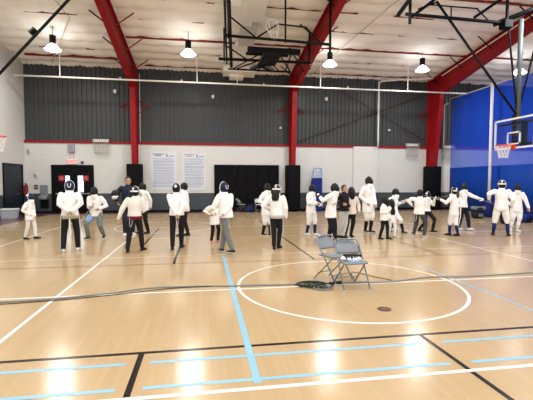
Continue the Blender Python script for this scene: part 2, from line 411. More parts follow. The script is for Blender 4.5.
# ------------------------------------------------------------------ steel frames
def steel_frame(x, label, d0, d1, knee):
    """tapered column at the wall and rafter rising toward the camera"""
    r = thing('steel_frame', label, 'steel frame', (x, WY, 0), 0, 'red steel frames')
    top = 7.72; fw = .13; bm = B()
    yb = -d0; yt = -d1; zk = top-knee
    # web and flanges of the column; y local: 0 at the wall
    box(bm, (-fw, -.05, 0), (fw, 0, top))
    def plate(p0, p1, hw, t):
        (ya, za), (yb_, zb) = p0, p1
        d = V((0, yb_-ya, zb-za)).normalized(); nrm = V((0, -d.z, d.y))
        q = []
        for (yy, zz) in (p0, p1):
            for s in (-1, 1):
                for u in (0, 1): q.append(bm.verts.new(V((s*hw, yy, zz)) + nrm*t*u))
        a = q
        for f in ((0, 1, 3, 2), (4, 6, 7, 5), (0, 2, 6, 4), (1, 5, 7, 3), (0, 4, 5, 1), (2, 3, 7, 6)): bm.faces.new([a[i] for i in f])
    plate((yb, 0), (yt, zk), fw, .03)
    def webp(pts, t=.012):
        A = [bm.verts.new((-t, y, z)) for y, z in pts]; Bq = [bm.verts.new((t, y, z)) for y, z in pts]
        bm.faces.new(A); bm.faces.new(Bq[::-1]); n = len(pts)
        for i in range(n): bm.faces.new((A[i], Bq[i], Bq[(i+1) % n], A[(i+1) % n]))
    webp(((-.02, 0), (yb, 0), (yt, zk), (-.02, top)))
    obj('column', bm, 'red_paint', r)
    bm = B()
    zt = lambda y: ceil_z(WY+y)-.02
    L = -29; s1 = -9.0; dd = .62
    # rafter: deep at the knee, tapering to dd, then constant
    pts = [(-.02, top), (yt, zk), (s1, zt(s1)-dd), (L, zt(L)-dd), (L, zt(L)), (0, zt(0))]
    webp(pts); plate((yt, zk), (s1, zt(s1)-dd), fw, .03); plate((s1, zt(s1)-dd), (L, zt(L)-dd), fw, .03); plate((0, zt(0)-.03), (L, zt(L)-.03), fw, .03)
    for yy in (yt,): box(bm, (-fw, yy-.02, zk), (fw, yy+.02, zt(yt)-.02))
    obj('rafter', bm, 'red_paint', r)
    for k in (.6, 2, 3.4, 5):                        # fly braces up to the purlins
        y = -.2-1.5*k
        for s in (-1, 1):
            bm = B(); zb = zt(y)-.55
            tube(bm, ((s*.12, y, zb), (s*.85, y, zt(y)+.0)), .028, 6); obj('fly_brace', bm, 'black_steel' if s < 0 else 'purlin_red', r)
    bm = B()                                # small triangular bracket arms on the column
    zb = 5.75; yy = -.02
    for s in (-1, 1):
        tube(bm, ((s*.1, -.1, zb-.02), (s*.75, .0, zb-.12), (s*.1, -.1, zb-.5)), .022, 6)
        tube(bm, ((s*.1, -.1, zb+.25), (s*.75, .0, zb-.12)), .022, 6)
    obj('bracket', bm, 'red_paint', r)
    return r
steel_frame(-3.54, 'red steel column and rafter, leftmost of the three, left of the posters', .35, .80, 1.2)
steel_frame(5.0, 'red steel column and rafter, middle of the three, above the blue stand', .35, .80, 1.1)
steel_frame(13.5, 'red steel column and rafter beside the blue curtain', .40, 1.3, 1.0)
for i, (x, y, lab) in enumerate(((-3.54, 21.3, 'black column pad left of the posters'), (5.0, 21.3, 'black column pad beside the blue padded stand'), (13.5, 21.25, 'black column pad beside the blue curtain'))):
    t = thing('column_pad', lab, 'wall pad', (x, y, 0), 0, 'black column pads')
    bm = B(); rbox(bm, (-.36, -.14, .06), (.36, .0, 2.58), .05, 3); obj('front_pad', bm, 'pad_black', t, True)
    for s in (-1, 1):
        bm = B(); rbox(bm, (s*.33-.05, .0, .06), (s*.33+.05, .62, 2.58), .03, 2); obj('side_pad', bm, 'pad_black', t, True)
# big black pad / curtain wall section
t = thing('black_wall_mat', 'wide black mat covering the wall between poster and middle column', 'wall mat', (.62, WY-.08, 0))
for k in range(6):
    bm = B(); rbox(bm, (k*.61+.005, -.04, .05), ((k+1)*.61-.005, .06, 2.60), .02, 2); obj('mat_panel', bm, 'pad_black', t)

# sway rods on the siding
for i, (p, q, lab) in enumerate((((5.4, 3.95), (13.2, 6.88), 'thin dark brace rod rising to the right on the siding'), ((7.9, 6.9), (13.3, 4.1), 'thin dark brace rod falling to the right on the siding'))):
    bm = B(); yy = WY-.03-.09*i; tube(bm, ((p[0], yy, p[1]), (q[0], yy, q[1])), .028, 6)
    tag(obj('brace_rod', bm, 'rod'), lab, 'brace rod')
# sprinkler pipe with drops
tag(obj('conduit', tube(B(), ((13.3, WY-1.55, 7.62), (13.3, 14.8, ceil_z(14.8)-.30), (13.3, 8, ceil_z(8)-.30)), .03, 6), 'white_pipe'), 'white conduit running up along the right rafter', 'conduit')
t = thing('sprinkler_pipe', 'long white sprinkler pipe running across the top of the siding', 'pipe', (0, 20.0, 6.57))
bm = B(); tube(bm, ((-8.6, 0, 0), (14.6, 0, 0)), .042, 8); obj('main_pipe', bm, 'white_pipe', t, True)
for x in (-6.6, -.25, 1.75, 6.1, 11.0):
    bm = B(); tube(bm, ((x, 0, 0), (x, 0, 1.42)), .022, 6); obj('pipe_hanger', bm, 'white_pipe', t)
for x in (-3.9, -1.0, 3.1, 7.6):
    bm = B(); tube(bm, ((x, 0, 0), (x, 0, .12)), .03, 6); obj('sprinkler_head', bm, 'white_pipe', t)
t = tag(obj('riser_pipe', tube(B(), curve(((10.15, WY-.26, 3.72), (10.15, WY-.26, 7.1), (10.2, WY-.28, 7.42), (10.6, WY-.5, 7.5), (13.0, WY-1.2, 7.55)), 5), .05, 8), 'white_pipe', None, True), 'white vertical pipe standing on the wall pilaster', 'pipe')
tag(obj('conduit', tube(B(), ((-3.3, WY-.03, 3.8), (-3.3, WY-.03, 7.4)), .02, 6), 'white_pipe'), 'thin pale conduit beside the left red column', 'conduit')
tag(obj('conduit', tube(B(), ((14.45, WY-.1, 2.9), (14.45, WY-.1, 6.3), (14.7, WY-.1, 6.4)), .035, 6), 'white_pipe'), 'pale conduit between right red column and blue curtain', 'conduit')
tag(obj('conduit', tube(B(), ((8.1, 12, ceil_z(12)-.22), (7.26, 14.63, ceil_z(14.6)-.22), (5.9, 21.5, ceil_z(21.5)-.22)), .018, 6), 'wire'), 'thin cable along the ceiling right of the middle rafter', 'cable')
tag(obj('conduit', tube(B(), ((-5.4, 15, ceil_z(15)-.22), (-5.2, 17, ceil_z(17)-.22), (-7.4, 21.3, ceil_z(21.3)-.22)), .018, 6), 'wire'), 'thin cable along the ceiling above the left lamp', 'cable')
# curved flood lamps on the siding (small white)
for i, (x, z) in enumerate(((-4.55, 6.45), (.55, 6.35), (7.0, 6.45))):
    t = thing('siding_fixture', ('small white fixture on the siding, left of the left column', 'small white fixture on the siding between left and middle columns', 'small white fixture on the siding right of the middle column')[i], 'fixture', (x, WY-.0, z), 0, 'small fixtures on the siding')
    bm = B(); tube(bm, ((0, .10, 0), (0, -.12, 0)), .03, 8); obj('mount', bm, 'plate', t)
    bm = B(); ell(bm, (0.02, -.14, -.05), (V((.08, 0, 0)), V((0, .07, 0)), V((0, 0, .11)))); obj('globe', bm, 'horn', t, True)
for i, (x, z) in enumerate(((4.37, 4.7), (10.95, 4.72), (11.9, 5.0))[:2]):
    bm = B(); ell(bm, (x, WY-.02, z), (V((.07, 0, 0)), V((0, .08, 0)), V((0, 0, .07)))); tag(obj('ball', bm, 'horn', None, True), ('small white ball caught on the siding left of middle column', 'small white ball caught on the siding left of right column')[i], 'ball')
# wire guards
def guard(x, z, w, h, lab):
    t = thing('wire_guard', lab, 'wire guard', (x, WY-.02, z), 0, 'wire guards on the back wall')
    bm = B(); rbox(bm, (-w/2+.03, -.16, h*.30), (w/2-.03, .0, h*.5), .02); obj('emergency_light', bm, 'frame_white', t)
    bm = B(); n = 7
    for k in range(n+1):
        a = -w/2+w*k/n; b = a*.82
        tube(bm, ((a, -.22, h/2), (b, -.24, -h/2), (b, 0, -h/2)), .013, 4)
    for k in range(6):
        u = k/5; zz = h/2-h*u; ww = w/2*(1-.18*u)
        tube(bm, ((-ww, 0, zz), (-ww, -.22, zz), (ww, -.22, zz), (ww, 0, zz)), .013, 4)
    obj('cage', bm, 'wire', t)
guard(-5.27, 3.52, .80, .70, 'wire guard cage on the white wall above the double doors, right side')
guard(12.38, 3.58, .80, .70, 'wire guard cage on the white wall left of the right red column')
guard(14.75, 3.45, .8, .8, 'wire guard cage seen dimly beside the blue curtain')
# exit sign, box above
t = thing('exit_sign', 'lit red EXIT sign above the black double doors', 'exit sign', (-6.76, WY-.05, 2.70))
obj('housing', rbox(B(), (-.26, -.04, -.13), (.26, .05, .13), .015), 'sign_white', t)
me = text_mesh('EXIT', .22); o = obj('lettering', me, 'exit_red', t); o.location = (0, -.045, 0); o.rotation_euler = (PI/2, 0, 0); o.scale = (1.05, 1, 1)
bm = B()
for s in (-1, 1): tube(bm, ((s*.08, .02, .13), (s*.08, .02, .468)), .01, 6)
obj('conduit', bm, 'sign_pale', t)
tag(obj('grey_box', rbox(B(), (-6.94, WY-.1, 3.17), (-6.61, WY, 3.60), .015), 'grey_box'), 'grey metal box on the wall above the EXIT sign', 'electrical box')
tag(obj('door_bell_box', rbox(B(), (-6.32, WY-.06, 2.6), (-6.2, WY, 2.72), .01), 'dark_maroon'), 'tiny dark box right of the EXIT sign', 'box')
# wall things by the left door
t = thing('drinking_fountain', 'grey drinking fountain on the dark wainscot by the left corner', 'drinking fountain', (-8.15, WY, 0))
obj('backplate', rbox(B(), (-.19, -.06, .8), (.19, 0, 1.48), .01), 'fountain', t)
bm = B(); rbox(bm, (-.2, -.34, .72), (.2, -.02, .92), .04, 3); obj('basin', bm, 'fountain', t, True)
bm = B(); tube(bm, curve(((-.08, -.2, .9), (-.08, -.2, 1.0), (-.02, -.22, 1.03)), 4), .012, 6); obj('spout', bm, 'steel', t)
obj('recess_panel', rbox(B(), (-.2, -.03, .25), (.2, 0, .72), .01), 'door_black', t)
for x, z, lab, k in ((-8.55, 1.98, 'small pale thermostat plate on the wall right of the left door', .11), (-8.85, 3.2, 'pale oval fixture on the white wall near the left corner', .15)):
    bm = B(); ell(bm, (x, WY-.01, z), (V((k*.75, 0, 0)), V((0, .05, 0)), V((0, 0, k*1.3)))); t = thing('wall_fixture', lab, 'wall fixture', (0, 0, 0)); obj('cover', bm, 'plate', t, True)
    bm = B(); ell(bm, (x, WY-.05, z), (V((k*.4, 0, 0)), V((0, .03, 0)), V((0, 0, k*.8)))); obj('dial', bm, 'grey_box', t, True)
t = thing('light_switch', 'brown switch plate left of the drinking fountain', 'switch', (-8.55, WY, 1.37))
obj('plate', rbox(B(), (-.10, -.02, -.11), (.10, 0, .11), .008), 'brass', t)
for s in (-1, 1): obj('toggle', box(B(), (s*.05-.02, -.04, -.04), (s*.05+.02, -.02, .04)), 'plate', t)
t = thing('fire_extinguisher', 'dark red fire extinguisher on the wall in the left corner', 'fire extinguisher', (-8.93, 21.75, 1.0))
bm = B(); tube(bm, ((0, 0, 0), (0, 0, .42)), .085, 12, True); obj('cylinder', bm, 'ext_red', t, True)
bm = B(); tube(bm, ((0, 0, .48), (0, 0, .56)), .025, 8); box(bm, (-.03, -.12, .55), (.03, .04, .58)); obj('valve', bm, 'black_steel', t)
bm = B(); tube(bm, curve(((.02, -.04, .54), (.12, -.1, .42), (.1, -.05, .15)), 5), .014, 6); obj('hose', bm, 'black_steel', t)

# posters
def poster(x0, x1, z0, z1, seed, lab):
    t = thing('poster', lab, 'poster', ((x0+x1)/2, WY-.02, z0), 0, 'white posters with blue writing')
    w, h = x1-x0, z1-z0
    obj('sheet', box(B(), (-w/2, -.008, 0), (w/2, .01, h)), 'poster', t)
    rr = random.Random(seed)
    z = h-.34
    while z > .12:
        para = rr.randint(2, 4); bm = B()
        for k in range(para):
            if z < .12: break
            xx = -w/2+.06+(0 if k == 0 else .05); end = w/2-.08-(rr.random()*.25 if k == para-1 else rr.random()*.04)
            while xx < end:
                wd = min(.03+rr.random()*.07, end-xx)
                quad(bm, ((xx, -.010, z), (xx+wd, -.010, z), (xx+wd, -.010, z+.020), (xx, -.010, z+.020)), 0)
                xx += wd+.018
            z -= .042
        z -= .028
        obj('printed_paragraph', bm, 'ink_blue', t)
    bm = B()
    for zz, a, b in ((h-.12, -.44, -.04), (h-.21, -.36, -.12)):
        xx = a*w/1.0
        while xx < b*w:
            wd = .045; quad(bm, ((xx, -.010, zz), (xx+wd, -.010, zz), (xx+wd, -.010, zz+.062), (xx, -.010, zz+.062))); xx += wd+.014
    obj('heading', bm, 'ink_dark' if seed == 1 else 'grey_box', t)
    bm = B()                                # crescent emblem and tail
    cx, cz = w*.17, h-.15; n = 14; P = []
    for k in range(n+1):
        a = PI*.45+PI*1.25*k/n; P.append((cx+.10*math.cos(a), cz+.10*math.sin(a)))
    Q = []
    for k in range(n+1):
        a = PI*.45+PI*1.25*k/n; rI = .10-.05*math.sin(PI*k/n); Q.append((cx+rI*math.cos(a), cz+rI*math.sin(a)))
    for k in range(n):
        if k == 0: f = (P[0], P[1], Q[1])
        elif k == n-1: f = (P[k], P[k+1], Q[k])
        else: f = (P[k], P[k+1], Q[k+1], Q[k])
        quad(bm, [(a, -.011, b) for a, b in f])
    for k in range(5): quad(bm, [(cx+.06+k*.055, -.011, cz-.06), (cx+.10+k*.055, -.011, cz-.06), (cx+.10+k*.055, -.011, cz-.02), (cx+.06+k*.055, -.011, cz-.02)])
    obj('emblem', bm, 'ink_black', t)
poster(-2.75, -1.42, 1.22, 3.24, 1, 'white poster of blue writing, nearer the left red column')
poster(-1.08, .16, 1.18, 3.23, 2, 'white poster of grey and blue writing, nearer the black wall mat')

# ------------------------------------------------------------------ curtain
CX = 14.72
t = thing('divider_curtain', 'tall blue divider curtain, solid below and mesh above, along the right side', 'curtain', (CX, 0, 0))
def sheet(z0, z1, ya, yb, amp, th, seedf, zfun=None):
    bm = B(); n = 90; F_ = []; K = []
    for i in range(n+1):
        y = ya+(yb-ya)*i/n; x = amp*math.sin(y*5.1)+amp*.6*math.sin(y*2.3+1)
        zt_ = zfun(y) if zfun else z1
        F_.append((bm.verts.new((x, y, z0)), bm.verts.new((x, y, zt_)))); K.append((bm.verts.new((x+th, y, z0)), bm.verts.new((x+th, y, zt_))))
    for i in range(n):
        bm.faces.new((F_[i][0], F_[i+1][0], F_[i+1][1], F_[i][1])); bm.faces.new((K[i][0], K[i][1], K[i+1][1], K[i+1][0]))
        bm.faces.new((F_[i][1], F_[i+1][1], K[i+1][1], K[i][1])); bm.faces.new((F_[i][0], K[i][0], K[i+1][0], F_[i+1][0]))
    bm.faces.new((F_[0][0], F_[0][1], K[0][1], K[0][0])); bm.faces.new((F_[n][0], K[n][0], K[n][1], F_[n][1]))
    return bm
obj('vinyl_panel', sheet(.02, 2.5, 4, 21.6, .012, .01, 0), 'vinyl_blue', t, True)
bm = B(); n = 90
def top(y): return 6.62
vv = []
for i in range(n+1):
    y = 4+17.6*i/n; x = .012*math.sin(y*5.1)+.007*math.sin(y*2.3+1); vv.append((bm.verts.new((x+.005, y, 2.5)), bm.verts.new((x+.005, y, top(y)))))
for a, b in zip(vv, vv[1:]): bm.faces.new((a[0], b[0], b[1], a[1]))
obj('mesh_panel', bm, 'mesh_blue', t, True)
obj('top_pipe', tube(B(), ((0, 4, 6.64), (0, 21.8, 6.64)), .03, 8), 'white_pipe', t)
t = thing('white_pole', 'tall white pole standing against the blue curtain', 'pole', (14.3, 17.75, 0))
obj('shaft', tube(B(), ((0, 0, .04), (0, 0, 6.7)), .07, 12), 'frame_white', t, True)
obj('foot', tube(B(), ((0, 0, 0), (0, 0, .06)), .16, 16), 'black_steel', t, True)

# ------------------------------------------------------------------ lamps
def make_lamp():
    t = thing('high_bay_lamp', 'lamp', 'lamp', (0, 0, 0), 0, 'lit high bay lamps')
    bm = B(); tube(bm, ((0, 0, .28), (0, 0, .60)), .13, 12); tube(bm, ((0, 0, .22), (0, 0, .30)), .08, 12); obj('ballast', bm, 'black_steel', t)
    bm = B(); tube(bm, ((0, 0, .6), (0, 0, 1.1)), .012, 6); box(bm, (-.22, -.02, 1.0), (.22, .02, 1.04)); obj('hanger', bm, 'black_steel', t)
    bm = B(); n = 24; prof = ((.08, .24), (.14, .20), (.22, .11), (.29, .03), (.33, 0)); R = []
    for r, z in prof: R.append([bm.verts.new((r*math.cos(2*PI*k/n), r*math.sin(2*PI*k/n), z)) for k in range(n)])
    for a, b in zip(R, R[1:]):
        for k in range(n): bm.faces.new((a[k], b[k], b[(k+1) % n], a[(k+1) % n]))
    obj('reflector', bm, M_refl, t, True)
    bm = B(); tube(bm, ((0, 0, .0), (0, 0, -.03), (0, 0, -.07)), (.31, .27, .12), 20); obj('lens', bm, M_lens, t, True)
    return t
M_lens = mat('lamp_lens', (1, .97, .92), .4, emit=LENS_E, var=0)
M_refl = mat('lamp_reflector', (.9, .9, .88), .3, emit=22, var=0)
ldat = bpy.data.lights.new('lamp_light', 'AREA'); ldat.shape = 'DISK'; ldat.size = .6; ldat.energy = LAMP_W; ldat.color = (1, .98, .95)
lamp = make_lamp(); first = True
spots = [(-6.3, 18.3), (-.6, 18.0), (6.1, 18.5), (11.0, 18.6), (16.2, 18.2)]
labs = ['lit ceiling lamp above the double doors, left of the left rafter', 'lit ceiling lamp above the posters', 'lit ceiling lamp at the right end of the black ceiling frame', 'lit ceiling lamp between middle and right rafters', 'lit ceiling lamp above the blue curtain']
for k, (x, y) in enumerate(spots):
    o = lamp if k == 0 else dup(lamp, (x, y, 7.3))
    o.location = (x, y, 7.3); o['label'] = labs[k]
    for ch in o.children:
        if ch.name.startswith('hanger'): ch.scale = (1, 1, (ceil_z(y)+.16-7.3)/1.1)
k = 0
for y in (11.5, 5.5, -.5):
    for x in (-6.3, -.6, 6.1, 11.5, 17.5):
        dup(lamp, (x, y, 7.9), label='lit ceiling lamp out of the frame, row above the near half of the court')
for o in [o for o in bpy.data.objects if o.name.startswith('high_bay_lamp')]:
    l = bpy.data.objects.new('lamp_light', ldat); link(l, o); l.location = (0, 0, -.09)

# ------------------------------------------------------------------ ceiling duct
t = thing('ceiling_duct', 'pale stepped duct under the ceiling left of the middle rafter', 'duct', (1.95, 0, 0))
def dbox(xa, xb, ya, yb, hh, name, m):
    bm = B(); z0, z1 = ceil_z(ya), ceil_z(yb)
    pts = [(xa, ya, z0-hh), (xb, ya, z0-hh), (xb, yb, z1-hh), (xa, yb, z1-hh), (xa, ya, z0-.06), (xb, ya, z0-.06), (xb, yb, z1-.06), (xa, yb, z1-.06)]
    v = [bm.verts.new(p) for p in pts]
    for f in ((0, 3, 2, 1), (4, 5, 6, 7), (0, 1, 5, 4), (1, 2, 6, 5), (2, 3, 7, 6), (3, 0, 4, 7)): bm.faces.new([v[i] for i in f])
    obj(name, bm, m, t)
dbox(-.45, .50, 11, 16.2, .34, 'duct_run', 'duct_cream'); dbox(-1.0, .1, 15.2, 16.6, .30, 'side_box', 'duct_cream')
dbox(-.30, .40, 16.6, 18.4, .28, 'duct_run', 'duct_white'); dbox(-.42, .2, 18.4, 21.2, .26, 'duct_run', 'duct_cream')
dbox(-.85, .85, 20.9, 21.6, .40, 'end_box', 'duct_cream'); dbox(-.5, .25, 21.3, 21.7, .55, 'end_box', 'duct_cream')

# ------------------------------------------------------------------ folded hoop in the middle of the ceiling
def bar(bm, a, b, r=.05, seg=6): tube(bm, (a, b), r, seg)
t = thing('folded_hoop_frame', 'black ceiling frame with folded backboard in the middle', 'basketball hoop', (0, 0, 0))
bm = B()
bar(bm, (.78, 11.8, 7.0), (1.38, 19.0, 7.15), .075); obj('depth_beam', bm, 'black_steel', t)
bm = B(); bar(bm, (.66, 11.8, 7.15), (1.16, 19.0, 7.3), .045); obj('depth_beam', bm, 'black_steel', t)
bm = B(); bar(bm, (.80, 14.6, 7.0), (4.85, 14.75, 6.95), .055); obj('cross_beam', bm, 'black_steel', t)
bm = B(); bar(bm, (.70, 17.4, 7.0), (4.8, 17.3, 7.0), .065); obj('cross_beam', bm, 'black_steel', t)
bm = B(); bar(bm, (1.2, 18.7, 6.95), (4.2, 18.7, 6.95), .04); obj('cross_beam', bm, 'black_steel', t)
for (x, y) in ((.95, 14.6), (4.85, 14.7), (.95, 17.4), (4.75, 17.3), (3.1, 14.7)):
    bm = B(); bar(bm, (x, y, 6.9 if x != 4.85 else 6.5), (x, y, ceil_z(y)-.02), .05 if x > 4 else .035); obj('drop_rod', bm, 'black_steel', t)
for a, b in (((1.0, 14.6, 7.7), (1.95, 14.6, 7.0)), ((2.0, 14.65, 7.0), (2.8, 14.65, 7.55)), ((2.8, 14.65, 7.55), (3.9, 14.65, 7.5)), ((3.9, 14.7, 7.5), (4.5, 14.7, 6.95)), ((3.1, 14.7, 7.5), (3.1, 14.7, 6.95)),
             ((1.0, 17.4, 7.6), (2.0, 17.4, 7.0)), ((1.4, 18.7, 6.95), (2.9, 17.3, 7.5)), ((2.6, 18.7, 6.95), (3.3, 17.3, 7.4)), ((3.2, 17.2, 7.5), (4.2, 18.7, 6.95)), ((3.9, 17.3, 7.5), (4.5, 17.3, 6.6)), ((3.95, 17.3, 7.5), (3.95, 18.7, 6.95)), ((2.2, 15.6, 6.9), (3.6, 18.6, 6.95)), ((3.3, 15.6, 6.9), (1.6, 18.6, 6.95))):
    bm = B(); bar(bm, a, b, .032); obj('diagonal_brace', bm, 'black_steel', t)
bm = B(); rbox(bm, (1.75, 15.35, 6.72), (3.85, 15.55, 6.92), .02); rbox(bm, (1.75, 16.0, 6.80), (3.5, 16.1, 6.9), .02); obj('board_rail', bm, 'black_steel', t)
bm = B(); rbox(bm, (1.8, 15.4, 6.9), (3.75, 16.3, 6.95), .01); obj('backboard', bm, 'acrylic', t)
bm = B(); rbox(bm, (2.35, 15.3, 6.55), (3.05, 16.6, 6.75), .03); bar(bm, (2.4, 16.6, 6.6), (3.1, 17.6, 6.7), .12); bar(bm, (2.9, 16.0, 6.6), (2.1, 17.3, 6.6), .09); obj('hinge_unit', bm, 'black_steel', t)
bm = B(); n = 20
tube(bm, [(2.55+.24*math.cos(2*PI*k/n), 14.4, 7.35+.24*math.sin(2*PI*k/n)) for k in range(n+1)], .018, 6); obj('rim', bm, 'plate', t)
bm = B()
for k in range(8):
    a = 2*PI*k/8; tube(bm, ((2.55+.24*math.cos(a), 14.4, 7.35+.24*math.sin(a)), (2.6+.12*math.cos(a), 14.3, 6.95+.1*math.sin(a))), .01, 4)
obj('net', bm, 'net', t)

# ------------------------------------------------------------------ ceiling-hung hoops left and right
def hoop(side, label):
    """side +1: right hoop; the board plane is perpendicular to x"""
    bx = 2.41+side*8.49-(.14 if side < 0 else 0); yc = 12.4
    t = thing('hanging_basketball_hoop', label, 'basketball hoop', (bx, yc, 0), 0, 'ceiling hung basketball hoops')
    z0, z1, hw = 2.88, 3.93, .9; s = -side   # s points to the court
    bm = B(); box(bm, (-.012, -hw, z0), (.012, hw, z1)); obj('backboard', bm, 'acrylic', t)
    bm = B(); e = .045
    for lo, hi in (((-.022, -hw-.02, z0-.02), (.022, hw+.02, z0+e)), ((-.022, -hw-.02, z1-e), (.022, hw+.02, z1+.02)), ((-.022, -hw-.02, z0), (.022, -hw+e, z1)), ((-.022, hw-e, z0), (.022, hw+.02, z1))): box(bm, lo, hi)
    obj('board_frame', bm, 'frame_white', t)
    bm = B(); q = .05
    for lo, hi in (((-.02, -.3, z0+.13), (.02, .3, z0+.13+q)), ((-.02, -.3, z0+.58-q), (.02, .3, z0+.58)), ((-.02, -.3, z0+.13), (.02, -.3+q, z0+.58)), ((-.02, .3-q, z0+.13), (.02, .3, z0+.58))): box(bm, lo, hi)
    obj('target_square', bm, 'frame_white', t)
    zr = z0+.09; cx = s*.40; n = 24
    bm = B(); tube(bm, [(cx+.235*math.cos(2*PI*k/n), .235*math.sin(2*PI*k/n), zr) for k in range(n+1)], .017, 6)
    bar(bm, (s*.02, -.07, zr), (cx-s*.23, -.02, zr), .014); bar(bm, (s*.02, .07, zr), (cx-s*.23, .02, zr), .014)
    rm = obj('rim', bm, 'orange', t)
    obj('rim_bracket', box(box(B(), (min(0, s*.06), -.12, zr-.14), (max(0, s*.06), .12, zr+.04)), (min(s*.06, s*.16), -.09, zr-.03), (max(s*.06, s*.16), .09, zr+.02)), 'orange', t)
    bm = B(); m_ = 12; lv = [(.235, 0), (.205, -.11), (.175, -.22), (.15, -.33), (.135, -.44)]
    for k in range(m_):
        for sg in (-1, 1):
            pts = []
            for i, (r, z) in enumerate(lv):
                a = 2*PI*(k+sg*i*.5)/m_; pts.append((cx+r*math.cos(a), r*math.sin(a), zr+z))
            tube(bm, pts, .0085, 4)
    obj('net', bm, 'net', rm)
    bm = B()                                # mast and black carrier behind the board
    rbox(bm, (side*.05, -.45, z0+.02), (side*.14, -.25, z1-.1), .01) if side > 0 else rbox(bm, (-.14, -.45, z0+.02), (-.05, -.25, z1-.1), .01)
    rbox(bm, (side*.05 if side > 0 else -.14, -.02, z0-.02), (.14 if side > 0 else -.05, .16, z1+.15), .01)
    for zz in (z0+.1, z1-.2): box(bm, (min(side*.05, side*.12), -.8, zz), (max(side*.05, side*.12), .8, zz+.07))
    obj('carrier', bm, 'black_steel', t)
    bm = B(); bar(bm, (side*.14, 0, z1-.6), (side*.10, -.05, 7.35), .085, 10); obj('mast', bm, 'galv', t, True)
    zt_ = 7.25; 
    bm = B(); bar(bm, (side*.1, 0, z1+.1), (-side*3.1, 0, zt_+.5), .045); obj('long_brace', bm, 'black_steel', t)
    bm = B(); bar(bm, (side*.1, .0, z1+.15), (-side*.38, 0, zt_), .035); obj('brace', bm, 'black_steel', t)
    bm = B(); bar(bm, (side*.12, .0, z1+.15), (side*.9, .0, zt_-.1), .035); obj('brace', bm, 'black_steel', t)
    if side > 0:
        bm = B(); bar(bm, (-4.2, 0, 7.26), (-.3, 0, 7.2), .06); obj('cross_beam', bm, 'black_steel', t)
        bm = B(); bar(bm, (-3.75, 0, 7.45), (-3.1, 0, 7.72), .03); bar(bm, (-3.3, 0, 7.62), (-1.55, 0, 7.62), .025); bar(bm, (-2.55, 0, 7.25), (-2.55, 0, 7.62), .025); bar(bm, (-1.6, 0, 7.62), (-1.1, 0, 7.22), .025); obj('truss', bm, 'black_steel', t)
        for p in ((-4.05, 6.95), (-.42, 7.0)):
            bm = B(); bar(bm, (p[0], 0, p[1]), (p[0], 0, ceil_z(yc)-.05), .055); obj('drop_rod', bm, 'black_steel', t)
        bm = B(); rbox(bm, (-.62, -.15, 7.0), (-.28, .15, 7.3), .03); obj('winch', bm, 'black_steel', t)
        bm = B(); bar(bm, (-4.3, .35, 7.35), (-4.0, -2.2, 8.4), .07); obj('depth_beam', bm, 'black_steel', t)
        bm = B(); bar(bm, (-3.9, .2, 7.25), (-3.05, 0, 7.9), .05); obj('diagonal_brace', bm, 'black_steel', t)
        bm = B(); bar(bm, (-1.7, .0, 7.3), (-.6, -1.0, 8.1), .05); obj('diagonal_brace', bm, 'black_steel', t)
        bm = B(); bar(bm, (-.7, .3, 7.25), (1.2, -.8, 7.9), .09); obj('depth_beam', bm, 'black_steel', t)
    else:
        bm = B(); tube(bm, ((1.35, 0, 5.92), (1.5, 0, 6.07)), .08, 8); obj('brace_collar', bm, 'black_steel', t)
    return t
hoop(1, 'hanging glass basketball hoop in front of the blue curtain')
hoop(-1, 'basketball hoop at the left edge with its orange rim showing')

# ------------------------------------------------------------------ stand, chairs, bags, tub
t = thing('padded_referee_stand', 'blue padded referee stand leaning near the middle column pad', 'referee stand', (6.28, 21.5, 0))
bm = B()
A = [(-.45, 0), (.38, 0), (.38, 1.85), (-.18, 1.85)]
f = [bm.verts.new((x, -.18, z+.03)) for x, z in A]; b_ = [bm.verts.new((x, .12, z+.03)) for x, z in A]
bm.faces.new(f); bm.faces.new(b_[::-1])
for i in range(4): bm.faces.new((f[i], b_[i], b_[(i+1) % 4], f[(i+1) % 4]))
bmesh.ops.bevel(bm, geom=bm.edges[:], offset=.03, segments=2, affect='EDGES')
obj('pad', bm, 'navy_pad', t)
bm = B()
for yy in (-.12, .08):
    tube(bm, curve(((-.17, yy, 1.8), (-.10, yy, 2.3), (-.02, yy, 2.43), (.30, yy, 2.43), (.36, yy, 2.36), (.37, yy, 1.8)), 4), .022, 6)
obj('rail', bm, 'ladder_blue', t)
bm = B()
for zz in (2.0, 2.2): bar(bm, (-.13, -.12, zz), (.36, -.12, zz), .018)
for xx in (.02, .18): bar(bm, (xx, -.12, 1.9), (xx+.03, -.12, 2.43), .018)
obj('rung', bm, 'ladder_blue', t)

